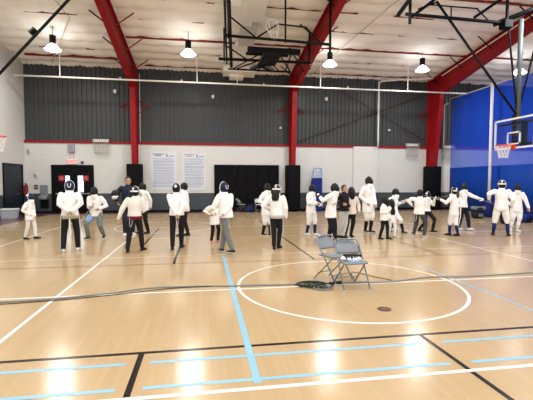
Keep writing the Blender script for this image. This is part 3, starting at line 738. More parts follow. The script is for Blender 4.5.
def folding_chair(label, loc, rotz, pm='chair_blue_grey', tm='chair_tube', group='metal folding chairs', back_r=0):
    """faces local -y; seat .43 high"""
    t = thing('folding_chair', label, 'chair', loc, rotz, group)
    bm = B(); n = 12; g = []                # curved seat pan with rounded front
    def outline(u, v):                      # u -1..1 across, v 0 (rear)..1 (front)
        wv = .185+.02*v; k = abs(u)**6
        return V((u*wv*(1-.0*k), .17-.37*v+.03*k*(1 if v > .9 else 0), .445-.012*(1-u*u)*math.sin(PI*v)-.012*max(0, v-.85)/.15))
    top_ = [[bm.verts.new(outline(-1+2*i/n, j/n)) for i in range(n+1)] for j in range(n+1)]
    bot = [[bm.verts.new(outline(-1+2*i/n, j/n)-V((0, 0, .022))) for i in range(n+1)] for j in range(n+1)]
    for j in range(n):
        for i in range(n):
            bm.faces.new((top_[j][i], top_[j+1][i], top_[j+1][i+1], top_[j][i+1])); bm.faces.new((bot[j][i], bot[j][i+1], bot[j+1][i+1], bot[j+1][i]))
    for i in range(n):
        bm.faces.new((top_[0][i], top_[0][i+1], bot[0][i+1], bot[0][i])); bm.faces.new((top_[n][i], bot[n][i], bot[n][i+1], top_[n][i+1]))
        bm.faces.new((top_[i][0], bot[i][0], bot[i+1][0], top_[i+1][0])); bm.faces.new((top_[i][n], top_[i+1][n], bot[i+1][n], bot[i][n]))
    obj('seat', bm, pm, t, True)
    # main frame: front foot -> up and back to the top
    W = .215
    def fr(u): return V((0, -.24+.50*u, .01+.80*u))
    bm = B()
    pts = [(-W, -.24, .01), (-W, .16, .62), (-W*.97, .20, .685), (-W*.70, .235, .742), (W*.70, .235, .742), (W*.97, .20, .685), (W, .16, .62), (W, -.24, .01)]
    pts2 = [V(pts[0]), V((-W, -.05, .31))]+curve(pts[1:7], 5)+[V((W, -.05, .31)), V(pts[7])]
    tube(bm, pts2, .0125, 8, ref=V((1, 0, 0))); obj('main_frame', bm, tm, t, True)
    bm = B()
    # curved back panel
    nx_, nz_ = 12, 8; F_ = []; K = []
    for j in range(nz_+1):
        v = j/nz_; zz = .53+.215*v
        row = []; rk = []
        for i in range(nx_+1):
            u = -1+2*i/nx_; wv = .208*(1-.10*max(0, v-.55)**2/.2)
            p = V((u*wv, .105+.145*v+.03*(1-u*u), zz - .07*(abs(u)**3)*max(0, v-.5)*2))
            row.append(bm.verts.new(p)); rk.append(bm.verts.new(p+V((0, .014, -.004))))
        F_.append(row); K.append(rk)
    for j in range(nz_):
        for i in range(nx_):
            bm.faces.new((F_[j][i], F_[j][i+1], F_[j+1][i+1], F_[j+1][i])); bm.faces.new((K[j][i], K[j+1][i], K[j+1][i+1], K[j][i+1]))
    for i in range(nx_):
        bm.faces.new((F_[nz_][i], F_[nz_][i+1], K[nz_][i+1], K[nz_][i])); bm.faces.new((F_[0][i], K[0][i], K[0][i+1], F_[0][i+1]))
    for j in range(nz_):
        bm.faces.new((F_[j][0], F_[j+1][0], K[j+1][0], K[j][0])); bm.faces.new((F_[j][nx_], K[j][nx_], K[j+1][nx_], F_[j+1][nx_]))
    obj('backrest', bm, pm, t, True)
    for s in (-1, 1):
        bm = B(); tube(bm, ((s*.175, -.15, .43), (s*.19, .28, .01)), .0115, 8); obj('rear_leg', bm, tm, t, True)
        bm = B(); tube(bm, ((s*W, -.232, .02), (s*W, -.245, 0)), .016, 8); tube(bm, ((s*.19, .272, .02), (s*.19, .285, 0)), .016, 8); obj('foot_cap', bm, 'plate', t)
        bm = B(); tube(bm, ((s*.205, .03, .44), (s*.215, .10, .545)), .008, 6); obj('hinge_link', bm, tm, t)
    bm = B(); bar(bm, (-W, -.165, .13), (W, -.165, .13), .009); obj('crossbar', bm, tm, t)
    bm = B(); bar(bm, (-.185, .20, .12), (.185, .20, .12), .009); obj('crossbar', bm, tm, t)
    return t
ch = folding_chair('blue-grey metal folding chair in the centre circle, the front one of the pair', (2.34, 5.92, 0), .05)
folding_chair('blue-grey metal folding chair mostly hidden behind the front one', (2.22, 6.42, 0), .5)
folding_chair('pale folding chair seen side-on in front of the black wall mat', (2.05, 21.2, 0), PI/2+.3, 'chair_pale', 'chair_tube')
folding_chair('pale folding chair by the black mat, behind the two fencers', (3.0, 20.9, 0), .1, 'chair_pale', 'chair_tube')

# scoring gear on the chair
cm = Matrix.Translation((2.34, 5.92, 0)) @ Matrix.Rotation(.05, 4, 'Z')
t = thing('scoring_box', 'black scoring box with buttons on the front folding chair seat', 'scoring box', cm @ V((.03, .06, .447)), .12)
obj('case', rbox(B(), (-.12, -.05, 0), (.13, .06, .08), .01), 'cord_black', t)
bm = B()
for k in range(5): tube(bm, ((-.10+k*.05, -.052, .045), (-.10+k*.05, -.06, .045)), .010, 8)
obj('button', bm, 'plate', t)
bm = B(); tube(bm, ((.13, 0, .05), (.17, -.02, .055)), .022, 8); obj('knob', bm, 'cord_black', t)
for i, (dx, dy, c, r_) in enumerate(((-.14, .0, 'frame_white', .035), (-.06, -.06, 'frame_white', .028), (.02, -.07, 'horn', .028), (.10, -.05, 'frame_white', .03))):
    p = cm @ V((dx, dy, .447+r_*.8))
    bm = B(); ell(bm, (0, 0, 0), (V((r_*1.3, 0, 0)), V((0, r_, 0)), V((0, 0, r_*.9)))); tube(bm, curve(((0, 0, 0), (.02, -.04, -.01), (.06, -.045, -.015)), 4), .006, 6)
    o = obj('plug_connector', bm, c, None, True); o.location = p
    tag(o, ('white plug connector on the chair seat, left end of the row', 'white plug connector on the seat, second from the left', 'white plug connector on the seat, third from the left', 'white plug connector on the seat under the box, right end')[i], 'connector', 'connectors on the chair seat')
bm = B(); box(bm, (-.09, -.05, 0), (.09, .05, .006)); o = obj('notepad', bm, 'light_blue_cloth'); o.location = cm @ V((.0, -.125, .440)); o.rotation_euler = (0, 0, .2); tag(o, 'pale blue notepad at the front of the chair seat', 'notepad')

# cables on the floor
def gp(x, y, z=.012): return V((x, y, z))
def coil(c, r, turns, rr, seed, m, lab, name='cable_coil'):
    rn = random.Random(seed); bm = B(); pts = []
    for k in range(turns*16+1):
        a = 2*PI*k/16; q_ = r*(1+.28*math.sin(a*.37+seed)+.10*rn.random())
        pts.append(V((c[0]+q_*1.25*math.cos(a)+.03*math.sin(a*.21), c[1]+q_*math.sin(a)*.85, .012+.007*(k//16)+.006*rn.random())))
    tube(bm, pts, rr, 5); return tag(obj(name, bm, m, None, True), lab, 'cable')
coil((1.74, 6.12), .15, 4, .008, 1, 'cord_green', 'coiled dark green cable on the floor left of the chairs')
coil((1.84, 6.03), .14, 3, .008, 4, 'cord_black', 'coiled black cable lying over the green coil')
coil((1.86, 5.88), .09, 3, .007, 9, 'cord_grey', 'small loop of grey cable nearest the chair legs')
t = thing('power_strip', 'black power block on the floor under the folding chairs', 'power strip', (2.16, 6.15, 0), .3)
obj('housing', rbox(B(), (-.11, -.035, 0), (.11, .035, .045), .008), 'cord_black', t)
bm = B()
for k in range(3): box(bm, (-.08+k*.06, -.015, .045), (-.05+k*.06, .015, .048))
obj('socket', bm, 'cord_grey', t)
def floor_cable(pts, r, m, lab):
    bm = B(); tube(bm, curve([gp(*p, r+.002) for p in pts], 8), r, 6); return tag(obj('floor_cable', bm, m, None, True), lab, 'cable')
floor_cable(((-4.5, 5.8), (-2.81, 5.91), (-2.12, 5.97), (-1.36, 6.15), (-.84, 6.34), (-.06, 6.33), (.58, 6.25), (1.24, 6.22), (1.6, 6.2)), 0.011, 'cord_grey', 'long grey cable across the floor from the left to the coils')
floor_cable(((-4.5, 5.72), (-2.4, 5.86), (-1.36, 6.05), (-.5, 6.28), (.5, 6.30), (1.3, 6.24), (1.75, 6.1)), 0.006, 'cord_black', 'long dark cable beside the grey one on the left floor')
floor_cable(((2.2, 6.2), (3.1, 6.12), (3.9, 6.3), (4.6, 6.25), (6.0, 6.33), (7.5, 6.5)), .012, 'cord_grey', 'grey cable on the floor running right from the chairs')
floor_cable(((2.55, 6.3), (2.75, 6.9), (3.0, 6.5), (3.2, 6.2)), .006, 'cord_black', 'thin dark cord curling on the floor right of the chairs')
bm = B(); tube(bm, ((2.38, 4.83, 0), (2.38, 4.83, .004)), .092, 24)
t = thing('floor_plate', 'round brown floor plate inside the centre circle', 'floor plate'); obj('disc', bm, 'brass', t)
bm = B(); tube(bm, ((2.38, 4.83, .003), (2.38, 4.83, .006)), .035, 16); obj('cap', bm, 'line_brown', t)

# tub and bags
t = thing('storage_tub', 'white plastic storage tub on the floor by the left door', 'storage tub', (-8.55, 19.1, 0), .05)
bm = B(); v = [bm.verts.new(p) for p in ((-.27, -.2, 0), (.27, -.2, 0), (.27, .2, 0), (-.27, .2, 0), (-.32, -.24, .4), (.32, -.24, .4), (.32, .24, .4), (-.32, .24, .4))]
for f in ((0, 3, 2, 1), (4, 5, 6, 7), (0, 1, 5, 4), (1, 2, 6, 5), (2, 3, 7, 6), (3, 0, 4, 7)): bm.faces.new([v[i] for i in f])
bmesh.ops.bevel(bm, geom=bm.edges[:], offset=.02, segments=2, affect='EDGES'); obj('tub_body', bm, 'tub', t)
obj('lid', rbox(B(), (-.34, -.26, .40), (.34, .26, .45), .015), 'frame_white', t)
def bag(name, lab, loc, size, m, rz=0, strap='bag_black', cat='bag', seed=0):
    t = thing(name, lab, cat, loc, rz); sx, sy, sz = size
    bm = B(); rbox(bm, (-sx/2, -sy/2, 0), (sx/2, sy/2, sz), min(size)*.35, 4)
    bmesh.ops.subdivide_edges(bm, edges=[e for e in bm.edges if e.calc_length() > min(size)*.25], cuts=3, use_grid_fill=True)
    for v in bm.verts:
        nn = noise.noise_vector(v.co*6+V((seed, 0, 0)))*.05*min(1, max(size)); v.co += nn if v.co.z > .03 else V((nn.x, nn.y, 0))
        v.co.z = max(0, v.co.z)
    obj('bag_body', bm, m, t, True)
    bm = B(); tube(bm, curve(((-sx*.25, 0, sz*.92), (-sx*.12, 0, sz*1.15), (sx*.12, 0, sz*1.15), (sx*.25, 0, sz*.92)), 5), .014, 6); obj('handle', bm, strap, t, True)
    bm = B(); box(bm, (-sx*.38, -sy*.5-.012, sz*.25), (sx*.1, -sy*.45, sz*.65)); obj('pocket', bm, strap, t)
    return t
bag('gym_bag', 'black gym bag on the floor between white tub and small fencer', (-8.0, 19.6, 0), (.42, .35, .38), 'bag_black')
bag('equipment_bag', 'black equipment bag on the floor left of the white pole', (12.5, 16.2, 0), (.6, .4, .36), 'bag_black', .4, 'bag_grey', seed=2)
bag('equipment_bag', 'grey-topped bag resting on the black equipment bag', (12.55, 16.25, .40), (.62, .36, .14), 'bag_grey', .2, seed=3)
bag('duffel_bag', 'tall blue duffel bag standing at the foot of the white pole', (13.45, 16.6, 0), (.55, .4, .78), 'bag_blue', .1, 'navy_cloth', seed=4)
bag('duffel_bag', 'low blue bag lying between the blue duffel and standing fencers', (13.6, 15.9, 0), (.5, .4, .4), 'bag_blue', .5, 'navy_cloth', seed=5)
bag('equipment_bag', 'dark bag visible between the legs of the fencer with back turned', (12.0, 13.9, 0), (.45, .35, .42), 'bag_black', .1, seed=6)
bag('duffel_bag', 'blue duffel bag on the floor by the right edge', (13.2, 14.3, 0), (.65, .45, .34), 'bag_blue', .3, seed=7)
bag('equipment_bag', 'black bag on the floor at the right edge beside the blue duffel', (13.6, 13.75, 0), (.7, .45, .36), 'bag_black', -.2, seed=8)
bag('gym_bag', 'blue bag on the floor between the two pale folding chairs', (2.55, 21.3, 0), (.55, .35, .36), 'navy_cloth', 0, 'bag_blue', seed=9)

# ------------------------------------------------------------------ people
def ik(a, c, l1, l2, hint):
    d = c-a; L = d.length; mx = (l1+l2)*.995
    if L > mx: c = a+d*(mx/L); d = c-a; L = mx
    u = d.normalized(); x = (l1*l1-l2*l2+L*L)/(2*L); hh = math.sqrt(max(0, l1*l1-x*x))
    hv = hint-u*hint.dot(u)
    if hv.length < 1e-4: hv = V((0, 1, 0))
    return a+u*x+hv.normalized()*hh, c
def hand_bm(bm, wrist, d, nrm, side, s, curl=.5, fat=1.0):
    """palm along d, palm faces nrm, thumb on side vector"""
    d = d.normalized(); nrm = (nrm-d*nrm.dot(d)).normalized(); sd = d.cross(nrm)*side
    pl = .095*s
    rings(bm, [(wrist-d*.01*s, sd*.027*s*fat, nrm*.02*s*fat), (wrist+d*.03*s, sd*.038*s*fat, nrm*.017*s*fat), (wrist+d*pl*.8, sd*.042*s*fat, nrm*.015*s*fat), (wrist+d*pl, sd*.038*s*fat, nrm*.012*s*fat)], 10)
    for k, ln in enumerate((.072, .08, .075, .058)):
        b0 = wrist+d*pl*.93+sd*(.030-.020*k)*s; p = b0-d*.02*s; pts = [p, b0]; dirn = d.copy()
        for seg_, fr_ in enumerate((.45, .32, .23)):
            a = curl*(.7+.5*seg_); q = Matrix.Rotation(a, 3, sd*side)
            cand = q @ dirn
            if (cand-dirn).dot(nrm) < 0: cand = Matrix.Rotation(-a, 3, sd*side) @ dirn
            dirn = cand; b0 = b0+dirn*ln*fr_*s; pts.append(b0)
        tube(bm, pts, [.0095*s*fat, .0092*s*fat, .0085*s*fat, .008*s*fat, .007*s*fat], 7, True)
    tb = wrist+d*.02*s+sd*.02*s
    tube(bm, (tb, tb+(d*.5+sd*.75+nrm*.2)*.04*s, tb+(d*.85+sd*.55+nrm*.5)*.068*s, tb+(d*1.0+sd*.3+nrm*.8)*.085*s), [.013*s*fat, .012*s*fat, .010*s*fat, .008*s*fat], 7, True)

def person(name_label, x, y, h, face, feet, hip=None, lean=(0, 0), hands=(None, None), head=(0, 0), top='white_cloth', hem=.46,
           bottom='black_cloth', knickers=False, sock='navy_sock', shoe='shoe_black', sole='rubber_white', mask='mask_mesh', bib='white_cloth',
           badge=None, hair=None, skin='skin_light', glove=(False, False), stripe=None, belt=None, vest=None, kid=False, curl=.6, cord=False, extra=None):
    """view frame: u right, v away from the camera, z up, metres. face: 0 to the camera, 90 image right, 180 away"""
    vd = V((x, y, 0)).normalized(); rt = V((vd.y, -vd.x, 0))
    fa = math.radians(face); f = -vd*math.cos(fa)+rt*math.sin(fa)
    rotz = math.atan2(f.y, f.x)-PI/2
    R = Matrix.Rotation(-rotz, 3, 'Z')
    def L(u, v, z=0): return R @ (rt*u+vd*v)+V((0, 0, z))
    root = thing('person', name_label, 'person', (x, y, 0), rotz)
    F_ = V((0, 1, 0)); LF = V((-1, 0, 0)); UP = V((0, 0, 1))
    hs = 1.16 if kid else 1.0
    hipz = (hip if hip is not None else .525)*h
    ank = [L(feet[0][0], feet[0][1], .045*h), L(feet[1][0], feet[1][1], .045*h)]   # image-left foot first
    mid = (ank[0]+ank[1])/2
    hipoff = L(*(feet[2] if len(feet) > 2 else (0, 0)))
    pel = V((mid.x, mid.y, hipz))+hipoff
    # which is the anatomical left
    if (ank[0]-ank[1]).dot(LF) < 0: ank = [ank[1], ank[0]]; sw = True
    else: sw = False
    ld = L(lean[0], lean[1], 1).normalized()
    tl = .305*h*(.96 if kid else 1)
    neck = pel+ld*tl
    sh = [neck+LF*.105*h-ld*.02*h, neck-LF*.105*h-ld*.02*h]
    hp = [pel+LF*.05*h, pel-LF*.05*h]
    knee = []
    for i in range(2):
        k_, a_ = ik(hp[i], ank[i], .25*h, .24*h, F_+LF*(.25 if i == 0 else -.25)); knee.append(k_); ank[i] = a_
    hd = [None, None]; el = [None, None]
    hh = list(hands)
    if sw is not None:
        # hands are given image-left first: match to anatomical sides by facing
        img = R @ rt
        if img.dot(LF) > 0: hh = [hh[1], hh[0]]; gl = [glove[1], glove[0]]
        else: gl = list(glove)
    for i in range(2):
        sgn = 1 if i == 0 else -1
        if hh[i] is None: tgt = sh[i]+LF*sgn*.06*h+F_*.03*h-UP*.315*h
        else: tgt = V((pel.x, pel.y, 0))+L(*hh[i])
        hint = -F_*.6-UP*.5+LF*sgn*.5
        el[i], hd[i] = ik(sh[i], tgt, .175*h, .155*h, hint)
    hdir = Matrix.Rotation(math.radians(head[0]), 3, 'Z') @ F_
    hup = (UP+ld*.3+hdir*math.sin(math.radians(-head[1]))).normalized()
    hf = (hdir-hup*hdir.dot(hup)).normalized(); hl = hup.cross(hf)
    hc = neck+hup*(.085*h*hs)+hf*.012*h
    hr = h*hs
    # ---- body: one continuous skin surface
    bm = B(); A = LF
    fb = (F_-ld*F_.dot(ld)).normalized()
    rings(bm, [(pel-UP*.04*h, A*.05*h, fb*.045*h), (pel, A*.085*h, fb*.058*h), (pel+ld*.08*h, A*.072*h, fb*.05*h), (pel+ld*.2*h, A*.088*h, fb*.06*h), (pel+ld*.27*h, A*.095*h, fb*.052*h), (neck, A*.04*h, fb*.035*h)], 14)
    tube(bm, (neck-ld*.03*h, neck+hup*.04*h), .031*h, 10)
    ell(bm, hc, (hl*.043*hr, hf*.054*hr, hup*.066*hr)); ell(bm, hc-hup*.035*hr+hf*.018*hr, (hl*.03*hr, hf*.033*hr, hup*.032*hr))
    for i in range(2):
        s_ = 1 if i == 0 else -1
        tube(bm, (sh[i], el[i], hd[i]), (.029*h, .022*h, .015*h), 10, True)
        tube(bm, (hp[i], knee[i], ank[i]), (.046*h, .031*h, .020*h), 10, True)
    if mask is None:
        tube(bm, (hc+hf*.050*hr+hup*.012*hr, hc+hf*.062*hr-hup*.012*hr), (.005*hr, .009*hr), 6, True)
        for s_ in (-1, 1): ell(bm, hc+hl*.044*hr*s_-hup*.004*hr, (hl*.006*hr, hf*.010*hr, hup*.016*hr), 8, 6)
    me = remesh(bm, .013 if mask else .007, 2)
    b2 = B(); b2.from_mesh(me); bpy.data.meshes.remove(me)
    for f_ in b2.faces: f_.material_index = 0
    if mask is None:
        for f_ in b2.faces:
            p = f_.calc_center_median()-hc; a, c_, e = p.dot(hl)/hr, p.dot(hup)/hr, p.dot(hf)/hr
            if e > .03 and abs(abs(a)-.017) < .008 and abs(c_-.004) < .0045: f_.material_index = 1
            if e > .03 and abs(a) < .014 and abs(c_+.036) < .004: f_.material_index = 2
            if e > .03 and abs(abs(a)-.018) < .011 and abs(c_-.018) < .003: f_.material_index = 1
    fat = 1.0
    hb = B()
    for i in range(2):
        dd_ = (hd[i]-el[i]).normalized(); inward = -LF if i == 0 else LF
        hand_bm(hb, hd[i], dd_, inward*.8+fb*.2, 1 if i == 0 else -1, h/1.75*.95, curl)
    me2 = remesh(hb, .0055, 1); b2.from_mesh(me2); bpy.data.meshes.remove(me2)
    obj('body', b2, [skin, 'eye', 'lip'], root, True)
    # ---- trousers
    bm = B()
    endk = .62 if knickers else 1.0
    rings(bm, [(pel-UP*.035*h, A*.085*h, F_*.055*h), (pel, A*.096*h, fb*.068*h), (pel+ld*.09*h, A*.088*h, fb*.062*h)], 14)
    for i in range(2):
        if knickers:
            m_ = knee[i].lerp(ank[i], .28); tube(bm, (hp[i]+UP*.02*h, hp[i].lerp(knee[i], .5), knee[i], m_), (.06*h, .062*h, .05*h, .034*h), 12)
        else:
            m_ = ank[i]+UP*.0*h; tube(bm, (hp[i]+UP*.02*h, knee[i], knee[i].lerp(m_, .5), m_), (.058*h, .043*h, .038*h, .032*h), 12)
    obj('fencing_breeches' if knickers else 'trousers', remesh(bm, .013, 3), bottom, root, True)
    if knickers:
        for i in range(2):
            bm = B(); tube(bm, (knee[i].lerp(ank[i], .2), knee[i].lerp(ank[i], .5), ank[i]), (.031*h, .034*h, .023*h), 12); obj('sock', bm, sock, root, True)
    if stripe:
        for i in range(2):
            s_ = LF*(1 if i == 0 else -1); bm = B()
            pa = [hp[i]+s_*.057*h, knee[i]+s_*.042*h, knee[i].lerp(ank[i], .5)+s_*.037*h, ank[i]+s_*.031*h]
            tube(bm, pa, .011*h, 6, ref=F_); obj('side_stripe', bm, stripe, root, True)
    # ---- shoes
    for i in range(2):
        toe = (F_+LF*(.25 if i == 0 else -.25)).normalized(); a = ank[i]; fz = a.z-.045*h; sd = toe.cross(UP)
        bm = B(); q = h/1.75
        rings(bm, [(a-toe*.065*q+UP*(-.045*h+.045*q), sd*.026*q, UP*.026*q), (a-toe*.03*q+UP*(-.045*h+.055*q), sd*.037*q, UP*.038*q), (a+toe*.05*q+UP*(-.045*h+.05*q), sd*.040*q, UP*.033*q), (a+toe*.12*q+UP*(-.045*h+.04*q), sd*.047*q, UP*.023*q), (a+toe*.175*q+UP*(-.045*h+.033*q), sd*.034*q, UP*.014*q)], 12)
        tube(bm, (a-UP*.01*h, a+UP*.015*h), .033*q, 10)
        so = obj('shoe', remesh(bm, .008, 2), shoe, root, True)
        bm = B(); rings(bm, [(a-toe*.075*q+UP*(.012*q-.045*h), sd*.028*q, UP*.012*q), (a+UP*(.012*q-.045*h), sd*.040*q, UP*.012*q), (a+toe*.12*q+UP*(.012*q-.045*h), sd*.050*q, UP*.012*q), (a+toe*.19*q+UP*(.012*q-.045*h), sd*.030*q, UP*.011*q)], 10)
        obj('sole', bm, sole, so, True)
    # ---- jacket
    bm = B(); hz = hem*h; base = V((pel.x, pel.y, hz)); hemr = .105 if hem > .44 else .115
    base = base+F_*.006*h
    rings(bm, [(base, A*(hemr+.006)*h, F_*.094*h), (base.lerp(pel, .6) if hz < hipz else base+ld*.01, A*.114*h, F_*.093*h), (pel+ld*.05*h, A*.106*h, fb*.084*h), (pel+ld*.11*h, A*.097*h, fb*.074*h), (pel+ld*.2*h, A*.108*h, fb*.078*h), (pel+ld*.255*h, A*.110*h, fb*.068*h), (pel+ld*.288*h, A*.090*h, fb*.056*h), (neck+ld*.002*h, A*.050*h, fb*.045*h)], 16)
    for i in range(2):
        tube(bm, (sh[i]-ld*.012*h, sh[i].lerp(el[i], .5)-ld*.004*h, el[i], hd[i].lerp(el[i], .03)), (.040*h, .044*h, .040*h, .028*h), 12, True)
    tube(bm, (neck-ld*.03*h, neck+hup*.025*h), (.05*h, .042*h), 12)
    obj('fencing_jacket' if mask or top == 'white_cloth' else 'jacket', remesh(bm, .012, 3), top, root, True)
    if belt:
        bm = B(); rings(bm, [(V((pel.x, pel.y, hz-.035*h)), A*.105*h, F_*.088*h), (V((pel.x, pel.y, hz+.02*h)), A*.118*h, F_*.101*h)], 18); obj('waistband', bm, belt, root, True)
    if vest:
        bm = B(); rings(bm, [(pel+ld*.07*h, A*.085*h, fb*.085*h), (pel+ld*.18*h, A*.095*h, fb*.092*h), (pel+ld*.25*h, A*.075*h, fb*.08*h), (neck-ld*.01*h, A*.05*h, fb*.055*h)], 16); obj('chest_protector', bm, vest, root, True)
    # ---- mask, hair
    if mask:
        mk = hc+hf*.008*hr; bm = B()
        ell(bm, mk, (hl*.060*hr, hf*.072*hr, hup*.082*hr), 20, 14); ell(bm, mk+hf*.02*hr-hup*.02*hr, (hl*.052*hr, hf*.068*hr, hup*.066*hr), 16, 12)
        mo = obj('fencing_mask', remesh(bm, .010, 2), mask, root, True)
        bm = B(); tk = neck-ld*.035*h
        rings(bm, [(hc-hup*.045*hr+hf*.022*hr, hl*.048*hr, hf*.060*hr), (hc-hup*.075*hr+hf*.028*hr, hl*.050*hr, hf*.056*hr), (tk+fb*.035*h, hl*.052*h, fb*.052*h), (tk+fb*.05*h-ld*.02*h, hl*.03*h, fb*.03*h)], 16)
        obj('bib', bm, bib, mo, True)
        bm = B()
        ptsr = [mk+hf*.012*hr+hl*(.061*hr*math.cos(a))+hup*(.083*hr*math.sin(a)) for a in [PI*(-.2+1.4*k/16) for k in range(17)]]
        tube(bm, ptsr, .0045*hr, 6, ref=hf); obj('mask_trim', bm, bib if badge else 'charcoal_cloth', mo, True)
        if badge:
            bm = B()
            if badge == 'U':
                pts = [mk-hf*.070*hr+hl*a*.02*hr+hup*b_*.02*hr for a, b_ in ((1, 1.9), (1, .3), (.6, -.5), (0, -.8), (-.6, -.5), (-1, .3), (-1, 1.9))]
                tube(bm, pts, .0040*hr, 6)
            elif badge == 'band':
                ptsb = [mk+hup*.012*hr-hf*(.074*hr*math.cos(a))+hl*(.062*hr*math.sin(a)) for a in [-1.3+2.6*k/12 for k in range(13)]]
                tube(bm, ptsb, .012*hr, 8, ref=hup)
                b4 = B(); ell(b4, mk-hf*.060*hr+hup*.05*hr, (hl*.014*hr, hf*.018*hr, hup*.022*hr), 10, 8); obj('mask_badge', b4, 'frame_white', mo, True)
            elif badge == 'side':
                ell(bm, mk+hl*.050*hr+hup*.035*hr, (hl*.014*hr, hf*.03*hr, hup*.02*hr), 10, 8)
                b4 = B(); ell(b4, mk-hl*.050*hr+hup*.035*hr, (hl*.014*hr, hf*.03*hr, hup*.02*hr), 10, 8); obj('mask_badge', b4, 'frame_white', mo, True)
            else:
                ell(bm, mk-hf*.062*hr+hup*.030*hr, (hl*.02*hr, hf*.014*hr, hup*.026*hr), 12, 8)
            obj('mask_badge', bm, 'frame_white', mo, True)
    if hair:
        bm = B(); hm, style = hair
        if not mask:
            ell(bm, hc-hf*.010*hr+hup*.014*hr, (hl*.049*hr, hf*.056*hr, hup*.062*hr), 18, 12)
            # cut the face free: hairline
            ell(bm, hc-hf*.03*hr-hup*.01*hr, (hl*.047*hr, hf*.03*hr, hup*.05*hr), 14, 10)
            me = remesh(bm, .009, 1); b3 = B(); b3.from_mesh(me)
            kill = [v for v in b3.verts if (v.co-hc).dot(hf) > .012*hr and (v.co-hc).dot(hup) < .036*hr]
            bmesh.ops.delete(b3, geom=kill, context='VERTS'); obj('hair', b3, hm, root, True)
        if style == 'long':
            bm = B(); rings(bm, [(hc-hf*.05*hr, hl*.05*hr, hf*.025*hr), (hc-hf*.062*hr-hup*.05*hr, hl*.058*hr, hf*.026*hr), (hc-hf*.085*hr-hup*.12*hr, hl*.06*hr, hf*.022*hr), (hc-hf*.088*hr-hup*.165*hr, hl*.045*hr, hf*.016*hr)], 14)
            obj('hair', bm, hm, root, True)
        if style == 'tail':
            bm = B(); tube(bm, curve((hc-hf*.06*hr, hc-hf*.085*hr-hup*.03*hr, hc-hf*.08*hr-hup*.10*hr, hc-hf*.075*hr-hup*.14*hr), 4), [.028*hr]*6+[.03*hr]*3+[.024*hr]*3+[.01*hr], 10, True)
            obj('hair', bm, hm, root, True)
    for i in range(2):
        if gl[i]:
            bm = B(); dd_ = (hd[i]-el[i]).normalized(); inward = -LF if i == 0 else LF
            hand_bm(bm, hd[i], dd_, inward*.8+fb*.2, 1 if i == 0 else -1, h/1.75*1.04, curl, 1.35)
            tube(bm, (hd[i].lerp(el[i], .45), hd[i]+dd_*.01), (.037*h, .024*h), 12)
            obj('glove', remesh(bm, .008, 1), 'white_cloth' if gl[i] is True else gl[i], root, True)
    if cord:
        bm = B(); p0 = V((pel.x, pel.y, hz+.02*h))-F_*.085*h+LF*cord*.04*h
        tube(bm, curve((p0, p0-UP*.10*h-F_*.01*h, p0-UP*.16*h-LF*cord*.015*h-F_*.01*h, p0-UP*.10*h-LF*cord*.035*h, p0-LF*cord*.03*h+UP*.01), 5), .0042, 5); obj('body_cord', bm, 'frame_white', root, True)
    if extra: extra(root, dict(pel=pel, hd=hd, el=el, h=h, knee=knee, hp=hp, F=F_, LF=LF, UP=UP, L=L, sh=sh, neck=neck, ank=ank))
    return root, dict(hd=hd, el=el, rt=rt, vd=vd, rot=Matrix.Rotation(rotz, 3, 'Z'), loc=V((x, y, 0)), L=L, sh=sh)

def foil(info, which_px, direction, label):
    """a foil held in the hand that lies furthest to image left (0) or right (1); direction in the view frame"""
    P = [info['loc']+info['rot'] @ p for p in info['hd']]; E_ = [info['loc']+info['rot'] @ p for p in info['el']]
    k = max(range(2), key=lambda i: P[i].dot(info['rt'])*(1 if which_px else -1))
    fw_ = (P[k]-E_[k]).normalized(); c = P[k]+fw_*.075
    d = (info['rt']*direction[0]+info['vd']*direction[1]+V((0, 0, direction[2]))).normalized()
    t = thing('fencing_foil', label, 'foil', c); a, b = frame_for(d, V((0, 0, 1)))
    bm = B(); tube(bm, (-d*.09, d*.05), .013, 8, True); obj('grip', bm, 'cord_black', t, True)
    bm = B(); rings(bm, [(d*.040, a*.058, b*.058), (d*.055, a*.052, b*.052), (d*.068, a*.025, b*.025)], 18); obj('bell_guard', bm, 'steel', t, True)
    bm = B(); tube(bm, (d*.06, d*.5, d*.93), (.005, .0038, .0028), 6); tube(bm, (d*.93, d*.945), .005, 6); obj('blade', bm, 'steel', t, True)

def held_mask(root, I):                     # coach: mask under the arm is placed as its own thing below
    pass
# 1 small fencer on the left
person('small fencer in white suit and navy mask on the left edge of the court', -5.02, 12.35, 1.33, 60, ((-.10, .0), (.16, .0)), hands=((-.02, -.13, .72), (.13, -.10, .62)),
       bottom='cream_cloth', knickers=False, mask='navy_mesh', badge='side', kid=True, hem=.42, head=(-10, 12), sole='shoe_black')
# 2 standing with back to camera, hands behind
def sash(root, I):
    h = I['h']; bm = B(); p = V((I['pel'].x, I['pel'].y, .475*h)); rings(bm, [(p-V((0, 0, .02)), I['LF']*.104*h, I['F']*.085*h), (p+V((0, 0, .075)), I['LF']*.112*h, I['F']*.09*h)], 18); obj('jacket_lining', bm, 'olive_cloth', root, True)
    bm = B(); a = V((I['pel'].x, I['pel'].y, .47*h))-I['F']*.09*h; tube(bm, curve((a, a-V((0, .01, .15)), a-V((-.02, .01, .30)), a-V((-.01, .0, .42))), 4), .014, 6); obj('hanging_strap', bm, 'frame_white', root, True)
_, i2 = person('fencer with back to camera and hands clasped behind, white shoes, before the double doors', -3.16, 10.0, 1.72, 176, ((-.15, -.05), (.17, .06)), hands=((-.03, -.24, .98), (.05, -.25, .99)),
       hem=.50, shoe='shoe_white', sole='light_grey_cloth', mask='navy_mesh', badge='U', stripe='light_grey_cloth', extra=sash, cord=0)
